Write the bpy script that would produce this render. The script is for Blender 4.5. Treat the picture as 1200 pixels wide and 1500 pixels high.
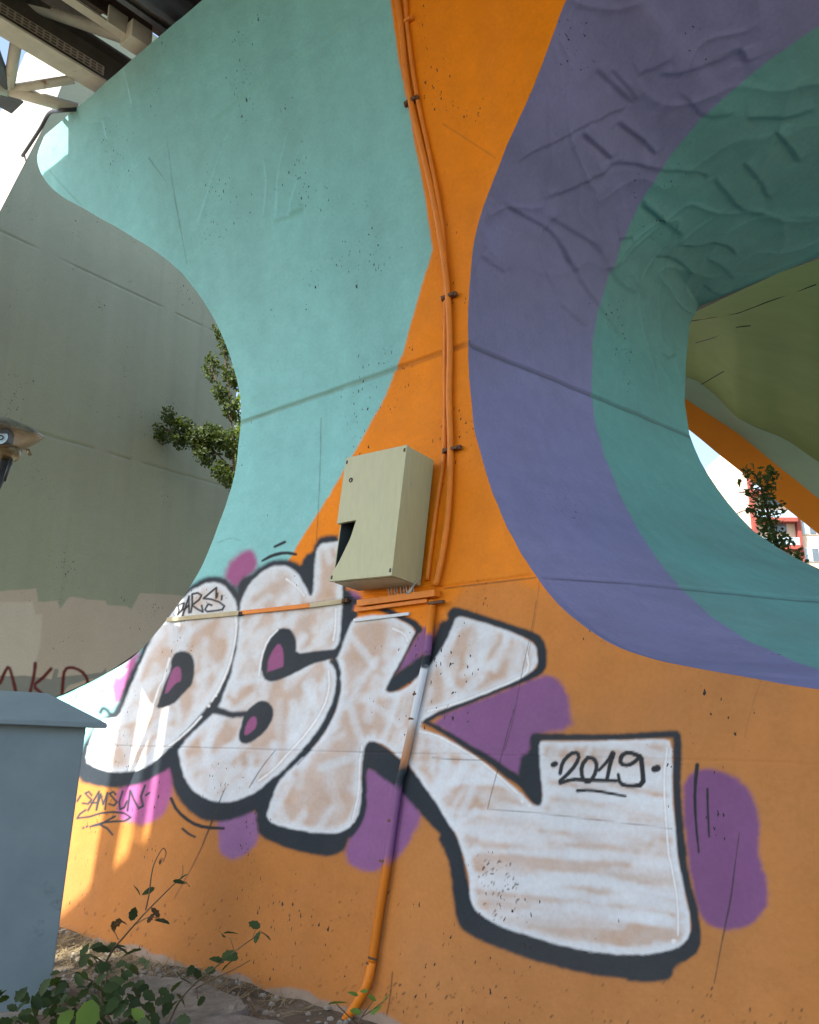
import bpy, bmesh, math, random
import numpy as np
from mathutils import Vector, Matrix

random.seed(7)
scene = bpy.context.scene
for o in list(bpy.data.objects):
    bpy.data.objects.remove(o)
col = scene.collection
R = math.radians

# ------------------------------------------------------------------ camera
FPX, PITCH, CZ = 1265.0, R(14), 1.5          # focal length in photo pixels, pitch, eye height
cam_d = bpy.data.cameras.new('camera')
cam_d.sensor_fit = 'HORIZONTAL'
cam_d.sensor_width = 36.0
cam_d.lens = 36.0 * FPX / 1200.0
cam_d.clip_start, cam_d.clip_end = 0.05, 2000
cam = bpy.data.objects.new('camera', cam_d)
cam.location = (0, 0, CZ)
cam.rotation_euler = (R(90) + PITCH, 0, 0)
col.objects.link(cam)
scene.camera = cam

# ------------------------------------------------------------------ sun and sky
# wall axes: NRM points out of the painted face, DIR runs to the right along it
NRM = np.array([-.647, -.763]); NRM /= np.linalg.norm(NRM)
DIR = np.array([-NRM[1], NRM[0]])
SUN_EL = R(48)
k_side = -0.127 * math.tan(SUN_EL)
sh = NRM + DIR * k_side
sh = sh / np.linalg.norm(sh) * math.cos(SUN_EL)
SUNV = Vector((sh[0], sh[1], math.sin(SUN_EL)))
world = bpy.data.worlds.new('World'); scene.world = world
world.use_nodes = True
wn = world.node_tree.nodes
sky = wn.new('ShaderNodeTexSky'); sky.sky_type = 'NISHITA'; sky.sun_disc = False
sky.sun_elevation = SUN_EL
sky.sun_rotation = math.atan2(SUNV.x, SUNV.y)
sky.air_density, sky.dust_density, sky.ozone_density = 1.1, 3.6, 1.2
bg = wn['Background']; bg.inputs['Strength'].default_value = 0.15
world.node_tree.links.new(sky.outputs[0], bg.inputs[0])
sl = bpy.data.lights.new('sun', 'SUN'); sl.energy = 5.0; sl.angle = R(0.53); sl.color = (1, .93, .82)
so = bpy.data.objects.new('sun', sl); col.objects.link(so)
so.rotation_euler = SUNV.to_track_quat('Z', 'Y').to_euler()
so.location = (0, 0, 30)
scene.cycles.max_bounces = 6; scene.cycles.diffuse_bounces = 3; scene.cycles.glossy_bounces = 2; scene.cycles.transmission_bounces = 3
scene.view_settings.view_transform = 'Standard'
scene.view_settings.look = 'None'
scene.view_settings.gamma = 1
scene.view_settings.exposure = 1.48

# ------------------------------------------------------------------ helpers
def ray(px, py):
    a, b = px - 600.0, 750.0 - py
    return np.array([a, FPX*math.cos(PITCH) - b*math.sin(PITCH), FPX*math.sin(PITCH) + b*math.cos(PITCH)])
def at_y(px, py, y):
    r = ray(px, py); t = y / r[1]
    return Vector((r[0]*t, y, CZ + r[2]*t))
def at_z(px, py, z):
    r = ray(px, py); t = (z - CZ) / r[2]
    return Vector((r[0]*t, r[1]*t, z))
def project(P3):
    x, y, z = P3[..., 0], P3[..., 1], P3[..., 2] - CZ
    zf = np.maximum(y*math.cos(PITCH) + z*math.sin(PITCH), .3)
    up = -y*math.sin(PITCH) + z*math.cos(PITCH)
    return 600 + FPX*x/zf, 750 - FPX*up/zf
B0 = np.array([-.28, 5.24])                    # foot of the conduit on the painted face
def prof(z):                                    # face leans back up to the waist, overhangs above
    z = np.asarray(z, float); a, b, zc, w = -.19, .24, 4.0, .55
    return a*z + (b-a)*w*(np.log1p(np.exp((z-zc)/w)) - math.log1p(math.exp(-zc/w)))
def slope(z): return (float(prof(z+.01)) - float(prof(z-.01))) / .02
def WP(u, z, off):
    q = B0 + DIR*u + NRM*off
    return Vector((q[0], q[1], z))
def hit(px, py, off=0.0, back=False):
    r = ray(px, py); t = np.linspace(.001, .03, 6000)
    X, Y, Z = r[0]*t, r[1]*t, CZ + r[2]*t
    g = (X-B0[0])*NRM[0] + (Y-B0[1])*NRM[1] - ((-4.05-prof(Z)) if back else prof(Z)) - off
    i = np.where((g[:-1] > 0) & (g[1:] <= 0))[0][0]
    k = g[i]/(g[i]-g[i+1]); tt = t[i] + k*(t[i+1]-t[i])
    p = np.array([r[0]*tt, r[1]*tt, CZ + r[2]*tt])
    return float((p[:2]-B0) @ DIR), float(p[2]), Vector(p)

_rng = np.random.default_rng(3)
_tab = _rng.random((256, 256))
def vn(x, y, s=0):                              # value noise 0..1
    x = np.asarray(x, float) + s*17.3; y = np.asarray(y, float) + s*31.7
    xi, yi = np.floor(x).astype(int), np.floor(y).astype(int)
    fx, fy = x-xi, y-yi
    fx, fy = fx*fx*(3-2*fx), fy*fy*(3-2*fy)
    a = _tab[xi & 255, yi & 255]; b = _tab[(xi+1) & 255, yi & 255]
    c = _tab[xi & 255, (yi+1) & 255]; e = _tab[(xi+1) & 255, (yi+1) & 255]
    return (a*(1-fx)+b*fx)*(1-fy) + (c*(1-fx)+e*fx)*fy
def fbm(x, y, s=0, n=4):
    v, a, t = 0, .5, 0
    for i in range(n):
        v = v + a*vn(x*2**i, y*2**i, s+i); t += a; a *= .5
    return v/t
def ss(a, b, x):
    t = np.clip((x-a)/(b-a), 0, 1); return t*t*(3-2*t)

def tag(o, label, cat, group=None, kind=None):
    if label: o['label'] = label
    if cat: o['category'] = cat
    if group: o['group'] = group
    if kind: o['kind'] = kind
    return o
def empty(name, loc=(0, 0, 0), label=None, cat=None, group=None):
    o = bpy.data.objects.new(name, None); o.location = loc; o.empty_display_size = .2
    col.objects.link(o)
    return tag(o, label, cat, group)
def link(name, me, mat, parent=None, local=False):
    o = bpy.data.objects.new(name, me); col.objects.link(o)
    if mat is not None and not me.materials: me.materials.append(mat)
    if parent is not None:
        o.parent = parent
        if not local: o.matrix_parent_inverse = parent_world(parent).inverted()
    return o
def parent_world(p):
    m = p.matrix_basis.copy()
    while p.parent:
        m = p.parent.matrix_basis @ p.matrix_parent_inverse @ m; p = p.parent
    return m
def mesh(name, verts, faces, mat, parent=None, smooth=False, local=False):
    me = bpy.data.meshes.new(name)
    me.from_pydata([tuple(v) for v in verts], [], faces); me.update()
    if smooth: me.polygons.foreach_set('use_smooth', [True]*len(me.polygons))
    return link(name, me, mat, parent, local)
def bm_obj(name, bm, mat, parent=None, smooth=False, local=False):
    bmesh.ops.recalc_face_normals(bm, faces=bm.faces)
    me = bpy.data.meshes.new(name); bm.to_mesh(me); bm.free()
    if smooth: me.polygons.foreach_set('use_smooth', [True]*len(me.polygons))
    return link(name, me, mat, parent, local)
def box_bm(bm, c, X, Y, Z, bev=0.0):            # centre and half-extent vectors
    c, X, Y, Z = Vector(c), Vector(X), Vector(Y), Vector(Z)
    vs = [bm.verts.new(c + X*a + Y*b + Z*e) for a in (-1, 1) for b in (-1, 1) for e in (-1, 1)]
    fs = [bm.faces.new([vs[i] for i in f]) for f in ((0,1,3,2),(4,6,7,5),(0,4,5,1),(2,3,7,6),(0,2,6,4),(1,5,7,3))]
    if bev:
        es = list({e for f in fs for e in f.edges})
        bmesh.ops.bevel(bm, geom=es, offset=bev, segments=2, affect='EDGES', profile=.6)
def box(name, c, X, Y, Z, mat, parent=None, bev=0.0):
    bm = bmesh.new(); box_bm(bm, c, X, Y, Z, bev)
    return bm_obj(name, bm, mat, parent)
def bar_bm(bm, a, b, w, h, upv=(0, 0, 1), bev=0.0):
    a, b = Vector(a), Vector(b); D = (b-a); L = D.length; D.normalize()
    S = D.cross(Vector(upv)).normalized(); U = S.cross(D).normalized()
    box_bm(bm, (a+b)/2, D*L/2, S*w/2, U*h/2, bev)
def spline(pts, n=8):
    pts = [Vector(p) for p in pts]; out = []
    for i in range(len(pts)-1):
        p0, p1, p2, p3 = pts[max(i-1, 0)], pts[i], pts[i+1], pts[min(i+2, len(pts)-1)]
        for k in range(n):
            t = k/n
            out.append(.5*((2*p1) + (p2-p0)*t + (2*p0-5*p1+4*p2-p3)*t*t + (3*p1-p0-3*p2+p3)*t**3))
    out.append(pts[-1]); return out
def tube_bm(bm, pts, r, seg=10, caps=True):
    pts = [Vector(p) for p in pts]; n = len(pts)
    rs = r if isinstance(r, (list, tuple)) else [r]*n
    rings = []; ref = Vector((.3, .2, .93))
    for i, p in enumerate(pts):
        D = (pts[min(i+1, n-1)] - pts[max(i-1, 0)]).normalized()
        if abs(D.dot(ref)) > .95: ref = Vector((.9, .3, .1))
        A = D.cross(ref).normalized(); Bv = D.cross(A).normalized()
        rings.append([bm.verts.new(p + (A*math.cos(2*math.pi*k/seg) + Bv*math.sin(2*math.pi*k/seg))*rs[i]) for k in range(seg)])
    for i in range(n-1):
        for k in range(seg):
            bm.faces.new((rings[i][k], rings[i][(k+1) % seg], rings[i+1][(k+1) % seg], rings[i+1][k]))
    if caps:
        bm.faces.new(rings[0][::-1]); bm.faces.new(rings[-1])
def tube(name, pts, r, mat, parent=None, seg=10):
    bm = bmesh.new(); tube_bm(bm, pts, r, seg)
    return bm_obj(name, bm, mat, parent, smooth=True)
def lathe_bm(bm, c, axis, prof_, seg=32):
    c, ax = Vector(c), Vector(axis).normalized()
    A = ax.orthogonal().normalized(); Bv = ax.cross(A)
    rings = []
    for (r, h) in prof_:
        rings.append([bm.verts.new(c + ax*h + (A*math.cos(2*math.pi*k/seg)+Bv*math.sin(2*math.pi*k/seg))*max(r, .0005)) for k in range(seg)])
    for i in range(len(rings)-1):
        for k in range(seg):
            bm.faces.new((rings[i][k], rings[i][(k+1) % seg], rings[i+1][(k+1) % seg], rings[i+1][k]))
    bm.faces.new(rings[0][::-1]); bm.faces.new(rings[-1])

# ------------------------------------------------------------------ materials
def nodes_of(name):
    m = bpy.data.materials.new(name); m.use_nodes = True
    nt = m.node_tree; return m, nt, nt.nodes['Principled BSDF']
def N(nt, kind, **kw):
    n_ = nt.nodes.new(kind)
    for k, v in kw.items():
        if k in n_.inputs: n_.inputs[k].default_value = v
        else: setattr(n_, k, v)
    return n_
def mixc(nt, fac, a, b, mode='MIX'):
    m = nt.nodes.new('ShaderNodeMix'); m.data_type = 'RGBA'; m.blend_type = mode
    for sock, v in ((m.inputs[0], fac), (m.inputs[6], a), (m.inputs[7], b)):
        if hasattr(v, 'is_linked'): nt.links.new(v, sock)
        else: sock.default_value = v
    return m.outputs[2]
def ramp(nt, src, a, b, ca=(0, 0, 0, 1), cb=(1, 1, 1, 1)):
    r = nt.nodes.new('ShaderNodeValToRGB')
    r.color_ramp.elements[0].position, r.color_ramp.elements[1].position = a, b
    r.color_ramp.elements[0].color, r.color_ramp.elements[1].color = ca, cb
    nt.links.new(src, r.inputs[0]); return r.outputs[0]
def M(name, c, c2=None, rough=.7, scale=6.0, bump=.15, fine=60.0, metal=0.0, stain=None, stain_amt=(.55, .7), coords='Object', stretch=(1, 1, 1)):
    m, nt, p = nodes_of(name)
    tc = N(nt, 'ShaderNodeTexCoord'); mp = N(nt, 'ShaderNodeMapping'); mp.inputs['Scale'].default_value = stretch
    nt.links.new(tc.outputs[coords], mp.inputs[0])
    n1 = N(nt, 'ShaderNodeTexNoise', Scale=scale, Detail=4.0, Roughness=.65); nt.links.new(mp.outputs[0], n1.inputs['Vector'])
    n2 = N(nt, 'ShaderNodeTexNoise', Scale=fine, Detail=4.0); nt.links.new(mp.outputs[0], n2.inputs['Vector'])
    c2 = c2 or tuple(x*.75 for x in c)
    out = mixc(nt, ramp(nt, n1.outputs['Fac'], .35, .68), (*c, 1), (*c2, 1))
    if stain:
        n3 = N(nt, 'ShaderNodeTexNoise', Scale=scale*.7, Detail=8.0, Roughness=.7); nt.links.new(mp.outputs[0], n3.inputs['Vector'])
        mp2 = N(nt, 'ShaderNodeMapping'); mp2.inputs['Location'].default_value = (7, 3, 5)
        nt.links.new(mp.outputs[0], mp2.inputs[0]); nt.links.new(mp2.outputs[0], n3.inputs['Vector'])
        out = mixc(nt, ramp(nt, n3.outputs['Fac'], *stain_amt), out, (*stain, 1))
    nt.links.new(out, p.inputs['Base Color'])
    p.inputs['Roughness'].default_value = rough; p.inputs['Metallic'].default_value = metal
    if bump:
        b = N(nt, 'ShaderNodeBump', Strength=bump, Distance=.01); nt.links.new(n2.outputs['Fac'], b.inputs['Height'])
        nt.links.new(b.outputs[0], p.inputs['Normal'])
    return m
def paint_mat(name, speck=True, rough=.62, speck_col=(.03, .028, .03), dirt=.28):
    """painted concrete: colour from the 'paint' attribute, pock marks and fine relief on top"""
    m, nt, p = nodes_of(name); L = nt.links.new
    at = N(nt, 'ShaderNodeAttribute', attribute_name='paint'); uv = N(nt, 'ShaderNodeAttribute', attribute_name='wall_uv')
    nf = N(nt, 'ShaderNodeTexNoise', Scale=38.0, Detail=3.0, Roughness=.6); L(uv.outputs['Vector'], nf.inputs['Vector'])
    c = at.outputs['Color']
    c = mixc(nt, ramp(nt, nf.outputs['Fac'], .35, .75, (0, 0, 0, 1), (.32, .32, .32, 1)), c, (.72, .69, .64, 1), 'MULTIPLY')
    mp = N(nt, 'ShaderNodeMapping'); mp.inputs['Rotation'].default_value = (0, 0, R(28)); mp.inputs['Scale'].default_value = (1.0, .5, 1)
    L(uv.outputs['Vector'], mp.inputs[0])
    height = nf.outputs['Fac']
    if speck:
        wob = N(nt, 'ShaderNodeTexNoise', Scale=70.0, Detail=1.0); L(mp.outputs[0], wob.inputs['Vector'])
        add = N(nt, 'ShaderNodeVectorMath', operation='MULTIPLY_ADD'); add.inputs[1].default_value = (.022, .022, 0)
        L(wob.outputs['Color'], add.inputs[0]); L(mp.outputs[0], add.inputs[2])
        fac = None
        for sc, rad, lo in ((17.0, .075, .52), (42.0, .12, .55)):
            vo = N(nt, 'ShaderNodeTexVoronoi', Scale=sc); L(add.outputs[0], vo.inputs['Vector'])
            sep = N(nt, 'ShaderNodeSeparateColor'); L(vo.outputs['Color'], sep.inputs[0])
            mul = N(nt, 'ShaderNodeMath', operation='MULTIPLY'); L(sep.outputs[0], mul.inputs[0]); L(at.outputs['Alpha'], mul.inputs[1])
            m2 = N(nt, 'ShaderNodeMath', operation='MULTIPLY'); L(mul.outputs[0], m2.inputs[0]); m2.inputs[1].default_value = rad*2.0
            sub = N(nt, 'ShaderNodeMath', operation='SUBTRACT'); L(m2.outputs[0], sub.inputs[0]); L(vo.outputs['Distance'], sub.inputs[1])
            st = N(nt, 'ShaderNodeMath', operation='MULTIPLY', use_clamp=True); L(sub.outputs[0], st.inputs[0]); st.inputs[1].default_value = 25.0
            if fac is None: fac = st.outputs[0]
            else:
                mx = N(nt, 'ShaderNodeMath', operation='MAXIMUM'); L(fac, mx.inputs[0]); L(st.outputs[0], mx.inputs[1]); fac = mx.outputs[0]
        c = mixc(nt, fac, c, (*speck_col, 1))
        hs = N(nt, 'ShaderNodeMath', operation='MULTIPLY_ADD'); L(fac, hs.inputs[0]); hs.inputs[1].default_value = -1.5; L(nf.outputs['Fac'], hs.inputs[2])
        height = hs.outputs[0]
    L(c, p.inputs['Base Color']); p.inputs['Roughness'].default_value = rough
    p.inputs['Specular IOR Level'].default_value = .16
    b = N(nt, 'ShaderNodeBump', Strength=.42, Distance=.006); L(height, b.inputs['Height']); L(b.outputs[0], p.inputs['Normal'])
    return m

MT = {
 'paint': paint_mat('painted_concrete'),
 'paint2': paint_mat('painted_concrete_reveal', dirt=.2),
 'greywall': paint_mat('grey_painted_concrete', speck=True, dirt=.3),
 'conc': M('bare_concrete', (.36, .34, .30), (.24, .23, .20), rough=.9, scale=3, bump=.3),
 'deck': M('deck_concrete', (.30, .29, .27), (.2, .19, .18), rough=.9, scale=2, bump=.2),
 'cream': M('cream_steel_paint', (.66, .63, .52), (.55, .52, .42), rough=.5, scale=5, stain=(.22, .1, .04), stain_amt=(.62, .72)),
 'darksteel': M('dark_steel', (.10, .09, .07), (.07, .06, .045), rough=.6, scale=6),
 'brownsteel': M('brown_steel', (.09, .06, .045), rough=.6, scale=6),
 'bluesteel': M('blue_grey_steel', (.13, .14, .16), rough=.5),
 'cable': M('black_rubber', (.02, .02, .02), rough=.6, bump=0),
 'box': M('pale_green_enamel', (.46, .48, .27), (.42, .44, .25), rough=.38, scale=9, fine=140, bump=.04, stain=(.3, .36, .36), stain_amt=(.66, .7), stretch=(3, 3, .7)),
 'boxin': M('box_inside', (.06, .085, .10), rough=.7, bump=0),
 'black': M('black_plastic', (.015, .015, .015), rough=.5, bump=0),
 'wire': M('grey_wire', (.45, .45, .42), rough=.5, bump=0),
 'orange': M('orange_painted_metal', (.78, .24, .008), (.66, .20, .012), rough=.5, scale=12, stain=(.30, .13, .05), stain_amt=(.66, .78)),
 'rust': M('rusty_clamp', (.16, .08, .035), (.09, .05, .03), rough=.8, scale=30),
 'cab': M('blue_grey_cabinet', (.205, .285, .32), (.17, .24, .275), rough=.42, scale=3, fine=120, bump=.03, stain=(.1, .13, .14), stain_amt=(.63, .72)),
 'soil': M('dry_soil', (.15, .125, .09), (.085, .075, .05), rough=1, scale=4, bump=.8, fine=35, stain=(.21, .19, .15), stain_amt=(.52, .62)),
 'straw': M('dry_grass', (.36, .29, .16), (.22, .17, .09), rough=.9, scale=9, bump=0),
 'asphalt': M('far_ground', (.16, .14, .11), rough=.95, scale=.4, bump=.2),
 'lamp': M('weathered_brass_lamp', (.24, .18, .09), (.13, .10, .055), rough=.35, scale=9, metal=.35, bump=.05),
 'pole': M('dark_pole', (.03, .035, .04), rough=.5),
 'bark': M('bark', (.12, .08, .05), (.07, .05, .03), rough=.9, scale=20, bump=.4),
 'stem': M('bramble_stem', (.13, .075, .05), (.08, .09, .04), rough=.7, scale=20, bump=.1),
 'green_soffit': M('olive_green_paint', (.33, .46, .19), (.29, .41, .17), rough=.7, scale=1.5, bump=.15, stretch=(.4, 3, 3)),
 'mint': M('mint_paint', (.42, .60, .45), (.38, .56, .42), rough=.7, scale=1.5, stretch=(.5, 2, 2)),
 'orange_far': M('orange_wall_paint', (.88, .27, .004), (.82, .25, .004), rough=.65, scale=2),
 'cream_wall': M('cream_render', (.66, .55, .42), rough=.9, scale=.3, bump=0),
 'white_wall': M('pale_render', (.7, .68, .64), rough=.9, scale=.3, bump=0),
 'redframe': M('red_render', (.26, .06, .045), rough=.8, scale=.5, bump=0),
 'peach': M('peach_render', (.62, .42, .28), rough=.9, scale=.3, bump=0),
}
def leaf_mat(name, c, c2, trans=.35):
    m, nt, p = nodes_of(name); L = nt.links.new
    oi = N(nt, 'ShaderNodeObjectInfo'); g = N(nt, 'ShaderNodeNewGeometry')
    tc = N(nt, 'ShaderNodeTexCoord'); no = N(nt, 'ShaderNodeTexNoise', Scale=9.0, Detail=3.0); L(tc.outputs['Object'], no.inputs[0])
    ad = N(nt, 'ShaderNodeMath', operation='ADD'); L(oi.outputs['Random'], ad.inputs[0]); L(g.outputs['Random Per Island'], ad.inputs[1])
    fr = N(nt, 'ShaderNodeMath', operation='FRACT'); L(ad.outputs[0], fr.inputs[0])
    cc = mixc(nt, fr.outputs[0], (*c, 1), (*c2, 1)); L(cc, p.inputs['Base Color'])
    p.inputs['Roughness'].default_value = .62
    p.inputs['Specular IOR Level'].default_value = .25
    tr = N(nt, 'ShaderNodeBsdfTranslucent'); L(mixc(nt, .5, cc, (.35, .5, .05, 1)), tr.inputs[0])
    mx = N(nt, 'ShaderNodeMixShader'); mx.inputs[0].default_value = trans
    L(p.outputs[0], mx.inputs[1]); L(tr.outputs[0], mx.inputs[2]); L(mx.outputs[0], nt.nodes['Material Output'].inputs[0])
    return m
MT['leaf'] = leaf_mat('bramble_leaf', (.015, .034, .011), (.034, .064, .018), .12)
MT['leaf_bright'] = leaf_mat('fresh_leaf', (.12, .22, .04), (.17, .27, .06), .3)
MT['leaf_dry'] = leaf_mat('dry_leaf', (.10, .05, .025), (.07, .035, .02), .15)
MT['leaf_tree'] = leaf_mat('tree_leaf', (.03, .055, .018), (.055, .09, .03), .2)
MT['leaf_shrub'] = leaf_mat('shrub_leaf', (.02, .038, .008), (.045, .07, .014), .15)
MT['leaf_sun'] = leaf_mat('far_tree_leaf', (.09, .13, .03), (.14, .18, .04), .35)
def glass_mat():
    m, nt, p = nodes_of('window_glass')
    p.inputs['Base Color'].default_value = (.32, .42, .52, 1); p.inputs['Roughness'].default_value = .12
    return m
MT['glass'] = glass_mat()
MT['glass_dark'] = M('dark_glass', (.12, .16, .2), rough=.1, bump=0)

# ------------------------------------------------------------------ signed distances in the plane of the photograph's measurements
def q(x0, y0, s, *pts): return [(x0+s*a, y0+s*b) for a, b in pts]
S2, S1, S3 = 280/1200, 140/1200, 1/3
def chaikin(p, closed=True):
    out = []; n_ = len(p)
    for i in range(n_ if closed else n_-1):
        a, b = p[i], p[(i+1) % n_]
        out += [(a[0]*.75+b[0]*.25, a[1]*.75+b[1]*.25), (a[0]*.25+b[0]*.75, a[1]*.25+b[1]*.75)]
    if not closed: out = [p[0]] + out + [p[-1]]
    return out
def sd_poly(X, Y, poly, smooth=True):
    p = np.array(chaikin(poly) if smooth else poly); d2 = np.full(X.shape, 1e18); ins = np.zeros(X.shape, bool)
    a = p; b = np.roll(p, -1, 0)
    for (ax, ay), (bx, by) in zip(a, b):
        ex, ey = bx-ax, by-ay; l = ex*ex+ey*ey+1e-9
        t = np.clip(((X-ax)*ex+(Y-ay)*ey)/l, 0, 1)
        d2 = np.minimum(d2, (X-ax-t*ex)**2 + (Y-ay-t*ey)**2)
        c = ((ay > Y) != (by > Y)); ins ^= c & (X < (bx-ax)*(Y-ay)/((by-ay) if by != ay else 1e-9) + ax)
    return np.where(ins, -1, 1)*np.sqrt(d2)
def fold(X, Y, pts, sig=2.2, tail=9.0):
    """height of a cloth-like crease along a line: a soft step, fading out at both ends"""
    pts = chaikin(pts, False); seg = [math.hypot(b[0]-a[0], b[1]-a[1]) for a, b in zip(pts[:-1], pts[1:])]; tot = sum(seg); s0 = 0
    best = np.full(X.shape, 1e9); val = np.zeros(X.shape)
    for (ax, ay), (bx, by), l_ in zip(pts[:-1], pts[1:], seg):
        ex, ey = bx-ax, by-ay; t = np.clip(((X-ax)*ex+(Y-ay)*ey)/(l_*l_+1e-9), 0, 1)
        d = np.hypot(X-ax-t*ex, Y-ay-t*ey); sg = np.sign((X-ax)*ey-(Y-ay)*ex); arc = (s0+t*l_)/tot
        v = (sg*np.tanh(d/sig)*.75 + .18*np.exp(-(d/(sig*1.5))**2))*np.exp(-d/tail)*np.clip(13*arc*(1-arc), 0, 1)
        m = d < best; best = np.where(m, d, best); val = np.where(m, v, val); s0 += l_
    return val
def sd_line(X, Y, pts, r, smooth=True):
    rs = list(r) if isinstance(r, (list, tuple)) else [r]*len(pts)
    p3 = [(x, y, k) for (x, y), k in zip(pts, rs)]
    if smooth and len(p3) > 2:
        out = []
        for i in range(len(p3)-1):
            a, b = p3[i], p3[i+1]
            out += [tuple(a[k]*.75+b[k]*.25 for k in range(3)), tuple(a[k]*.25+b[k]*.75 for k in range(3))]
        p3 = [p3[0]] + out + [p3[-1]]
    d = np.full(X.shape, 1e9)
    for (ax, ay, ar), (bx, by, br) in zip(p3[:-1], p3[1:]):
        ex, ey = bx-ax, by-ay; l = ex*ex+ey*ey+1e-9
        t = np.clip(((X-ax)*ex+(Y-ay)*ey)/l, 0, 1)
        d = np.minimum(d, np.hypot(X-ax-t*ex, Y-ay-t*ey) - (ar+(br-ar)*t))
    return d
class Canvas:
    """paint layers laid on surface points; X, Y are the points' measured positions"""
    def __init__(s, X, Y, base):
        s.X, s.Y, s.C = X, Y, base
        s.j = (fbm(X/9, Y/9, 5, 2)-.5)
        s.o = np.arange(len(X))
    def sub(s, pts, m):
        a = np.array(pts)[:, :2]; lo, hi = a.min(0)-m, a.max(0)+m
        return np.where((s.X > lo[0]) & (s.X < hi[0]) & (s.Y > lo[1]) & (s.Y < hi[1]))[0]
    def put(s, i, al, c):
        c = np.asarray(c, float)
        s.C[i] = s.C[i]*(1-al[:, None]) + (c if c.ndim == 2 else c[None, :])*al[:, None]
    def poly(s, pts, c, soft=1.2, wob=1.6, alpha=1.0, smooth=True):
        i = s.sub(pts, soft*3+4)
        if len(i) == 0: return
        d = sd_poly(s.X[i], s.Y[i], pts, smooth) + s.j[i]*wob
        s.put(i, alpha*ss(soft, -soft, d), c)
    def line(s, pts, r, c, soft=1.0, wob=.6, alpha=1.0, smooth=True):
        i = s.sub(pts, 14+soft*3)
        if len(i) == 0: return
        d = sd_line(s.X[i], s.Y[i], pts, r, smooth) + s.j[i]*wob
        s.put(i, alpha*ss(soft, -soft, d), c)

TEAL = np.array((.24, .575, .60)); ORANGE = np.array((.86, .26, .004)); DUSTY = np.array((.40, .178, .055))
WHITE = np.array((.69, .775, .86)); DARK = np.array((.022, .032, .044)); PURPLE = np.array((.23, .105, .26)); PEACH = np.array((.53, .375, .275))
PINK = np.array((.42, .12, .32))

# ------------------------------------------------------------------ the painted pier
pier = empty('bridge_pier', WP(-1.5, 0, -2.0), 'hourglass concrete bridge pier painted teal, orange and purple with a graffiti piece', 'bridge pier')
LEFT_PX = [(300,-60),(215,75),(110,155),(65,205),(55,235),(75,275),(130,310),(200,350),(250,385),(290,430),(320,480),(343,540),(352,590),(350,650),(340,710),(320,770),(290,840),(250,900),(200,958),(150,990),(100,1015),(40,1045)]
RIGHT_PX = [(900,-140),(868,-70),(830,0),(805,65),(780,130),(738,225),(700,330),(688,415),(686,503),(690,580),(700,650),(735,755),(785,843),(832,898),(890,940),(945,962),(1000,975),(1100,993),(1200,1010)]
Lh = [hit(*p)[:2] for p in LEFT_PX]
Rh = [hit(*p)[:2] for p in RIGHT_PX]
ZTOP = 7.8
lz = np.array([z for u, z in Lh[3:]][::-1]); lu = np.array([u for u, z in Lh[3:]][::-1])
lz = np.concatenate([[-.4, 1.0], lz]); lu = np.concatenate([[-5.6, -5.3], lu]); lz[-1] = ZTOP
_sp = spline([(a, b, 0) for a, b in zip(lu, lz)], 8); lu = np.array([p.x for p in _sp]); lz = np.maximum.accumulate(np.array([p.y for p in _sp])) + np.arange(len(_sp))*1e-6
r_front = [(5.2, 7.35), (3.6, 7.1), (2.6, 6.8)] + Rh + [(3.2, 1.55), (4.2, 1.47), (5.6, 1.42)]
front = spline([(a, b, 0) for a, b in r_front], 14)
fu, fz = np.array([p.x for p in front]), np.array([p.y for p in front])
fz = np.minimum.accumulate(fz)
def Lf(z): return np.interp(z, lz, lu)
UMAX = 5.6
def Rf(z):
    r = np.interp(z, fz[::-1], fu[::-1]); r = np.where(z < fz[-1], UMAX, r)
    return np.minimum(r, UMAX)
# ---- front face grid: rows by height, columns evenly spaced as an eye at 4 m would see them
a0, a1 = -5.6, UMAX
th = np.linspace(math.atan((a0-2.3)/3.85), math.atan((a1-2.3)/3.85), 1750)
cu = 2.3 + 3.85*np.tan(th)
rz = np.concatenate([np.arange(-.35, 3.0, .0068), np.arange(3.0, ZTOP, .0095), [ZTOP]])
U, Z = np.meshgrid(cu, rz)
edge_n = (fbm(rz*9, rz*0, 2, 4)-.5)*.022
Lrow, Rrow = Lf(rz) + (fbm(rz*5, rz*0+9, 3, 4)-.5)*.02, Rf(rz)
Rrow = np.where(Rrow < UMAX-.01, Rrow + edge_n*.6, Rrow)
UC = np.clip(U, Lrow[:, None], Rrow[:, None])
inside = (U > Lrow[:, None]) & (U < Rrow[:, None])
ny, nx = U.shape
cell = inside[:-1, :-1] | inside[1:, :-1] | inside[:-1, 1:] | inside[1:, 1:]
idx = np.arange(ny*nx).reshape(ny, nx)
quads = np.stack([idx[:-1, :-1][cell], idx[:-1, 1:][cell], idx[1:, 1:][cell], idx[1:, :-1][cell]], 1)
used = np.unique(quads); remap = np.full(ny*nx, -1); remap[used] = np.arange(len(used))
quads = remap[quads]
u, z = UC.ravel()[used], Z.ravel()[used]
base_off = prof(z)
q2 = B0[None] + DIR[None]*u[:, None] + NRM[None]*base_off[:, None]
P3 = np.stack([q2[:, 0], q2[:, 1], z], 1)
PX, PY = project(P3)
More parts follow.
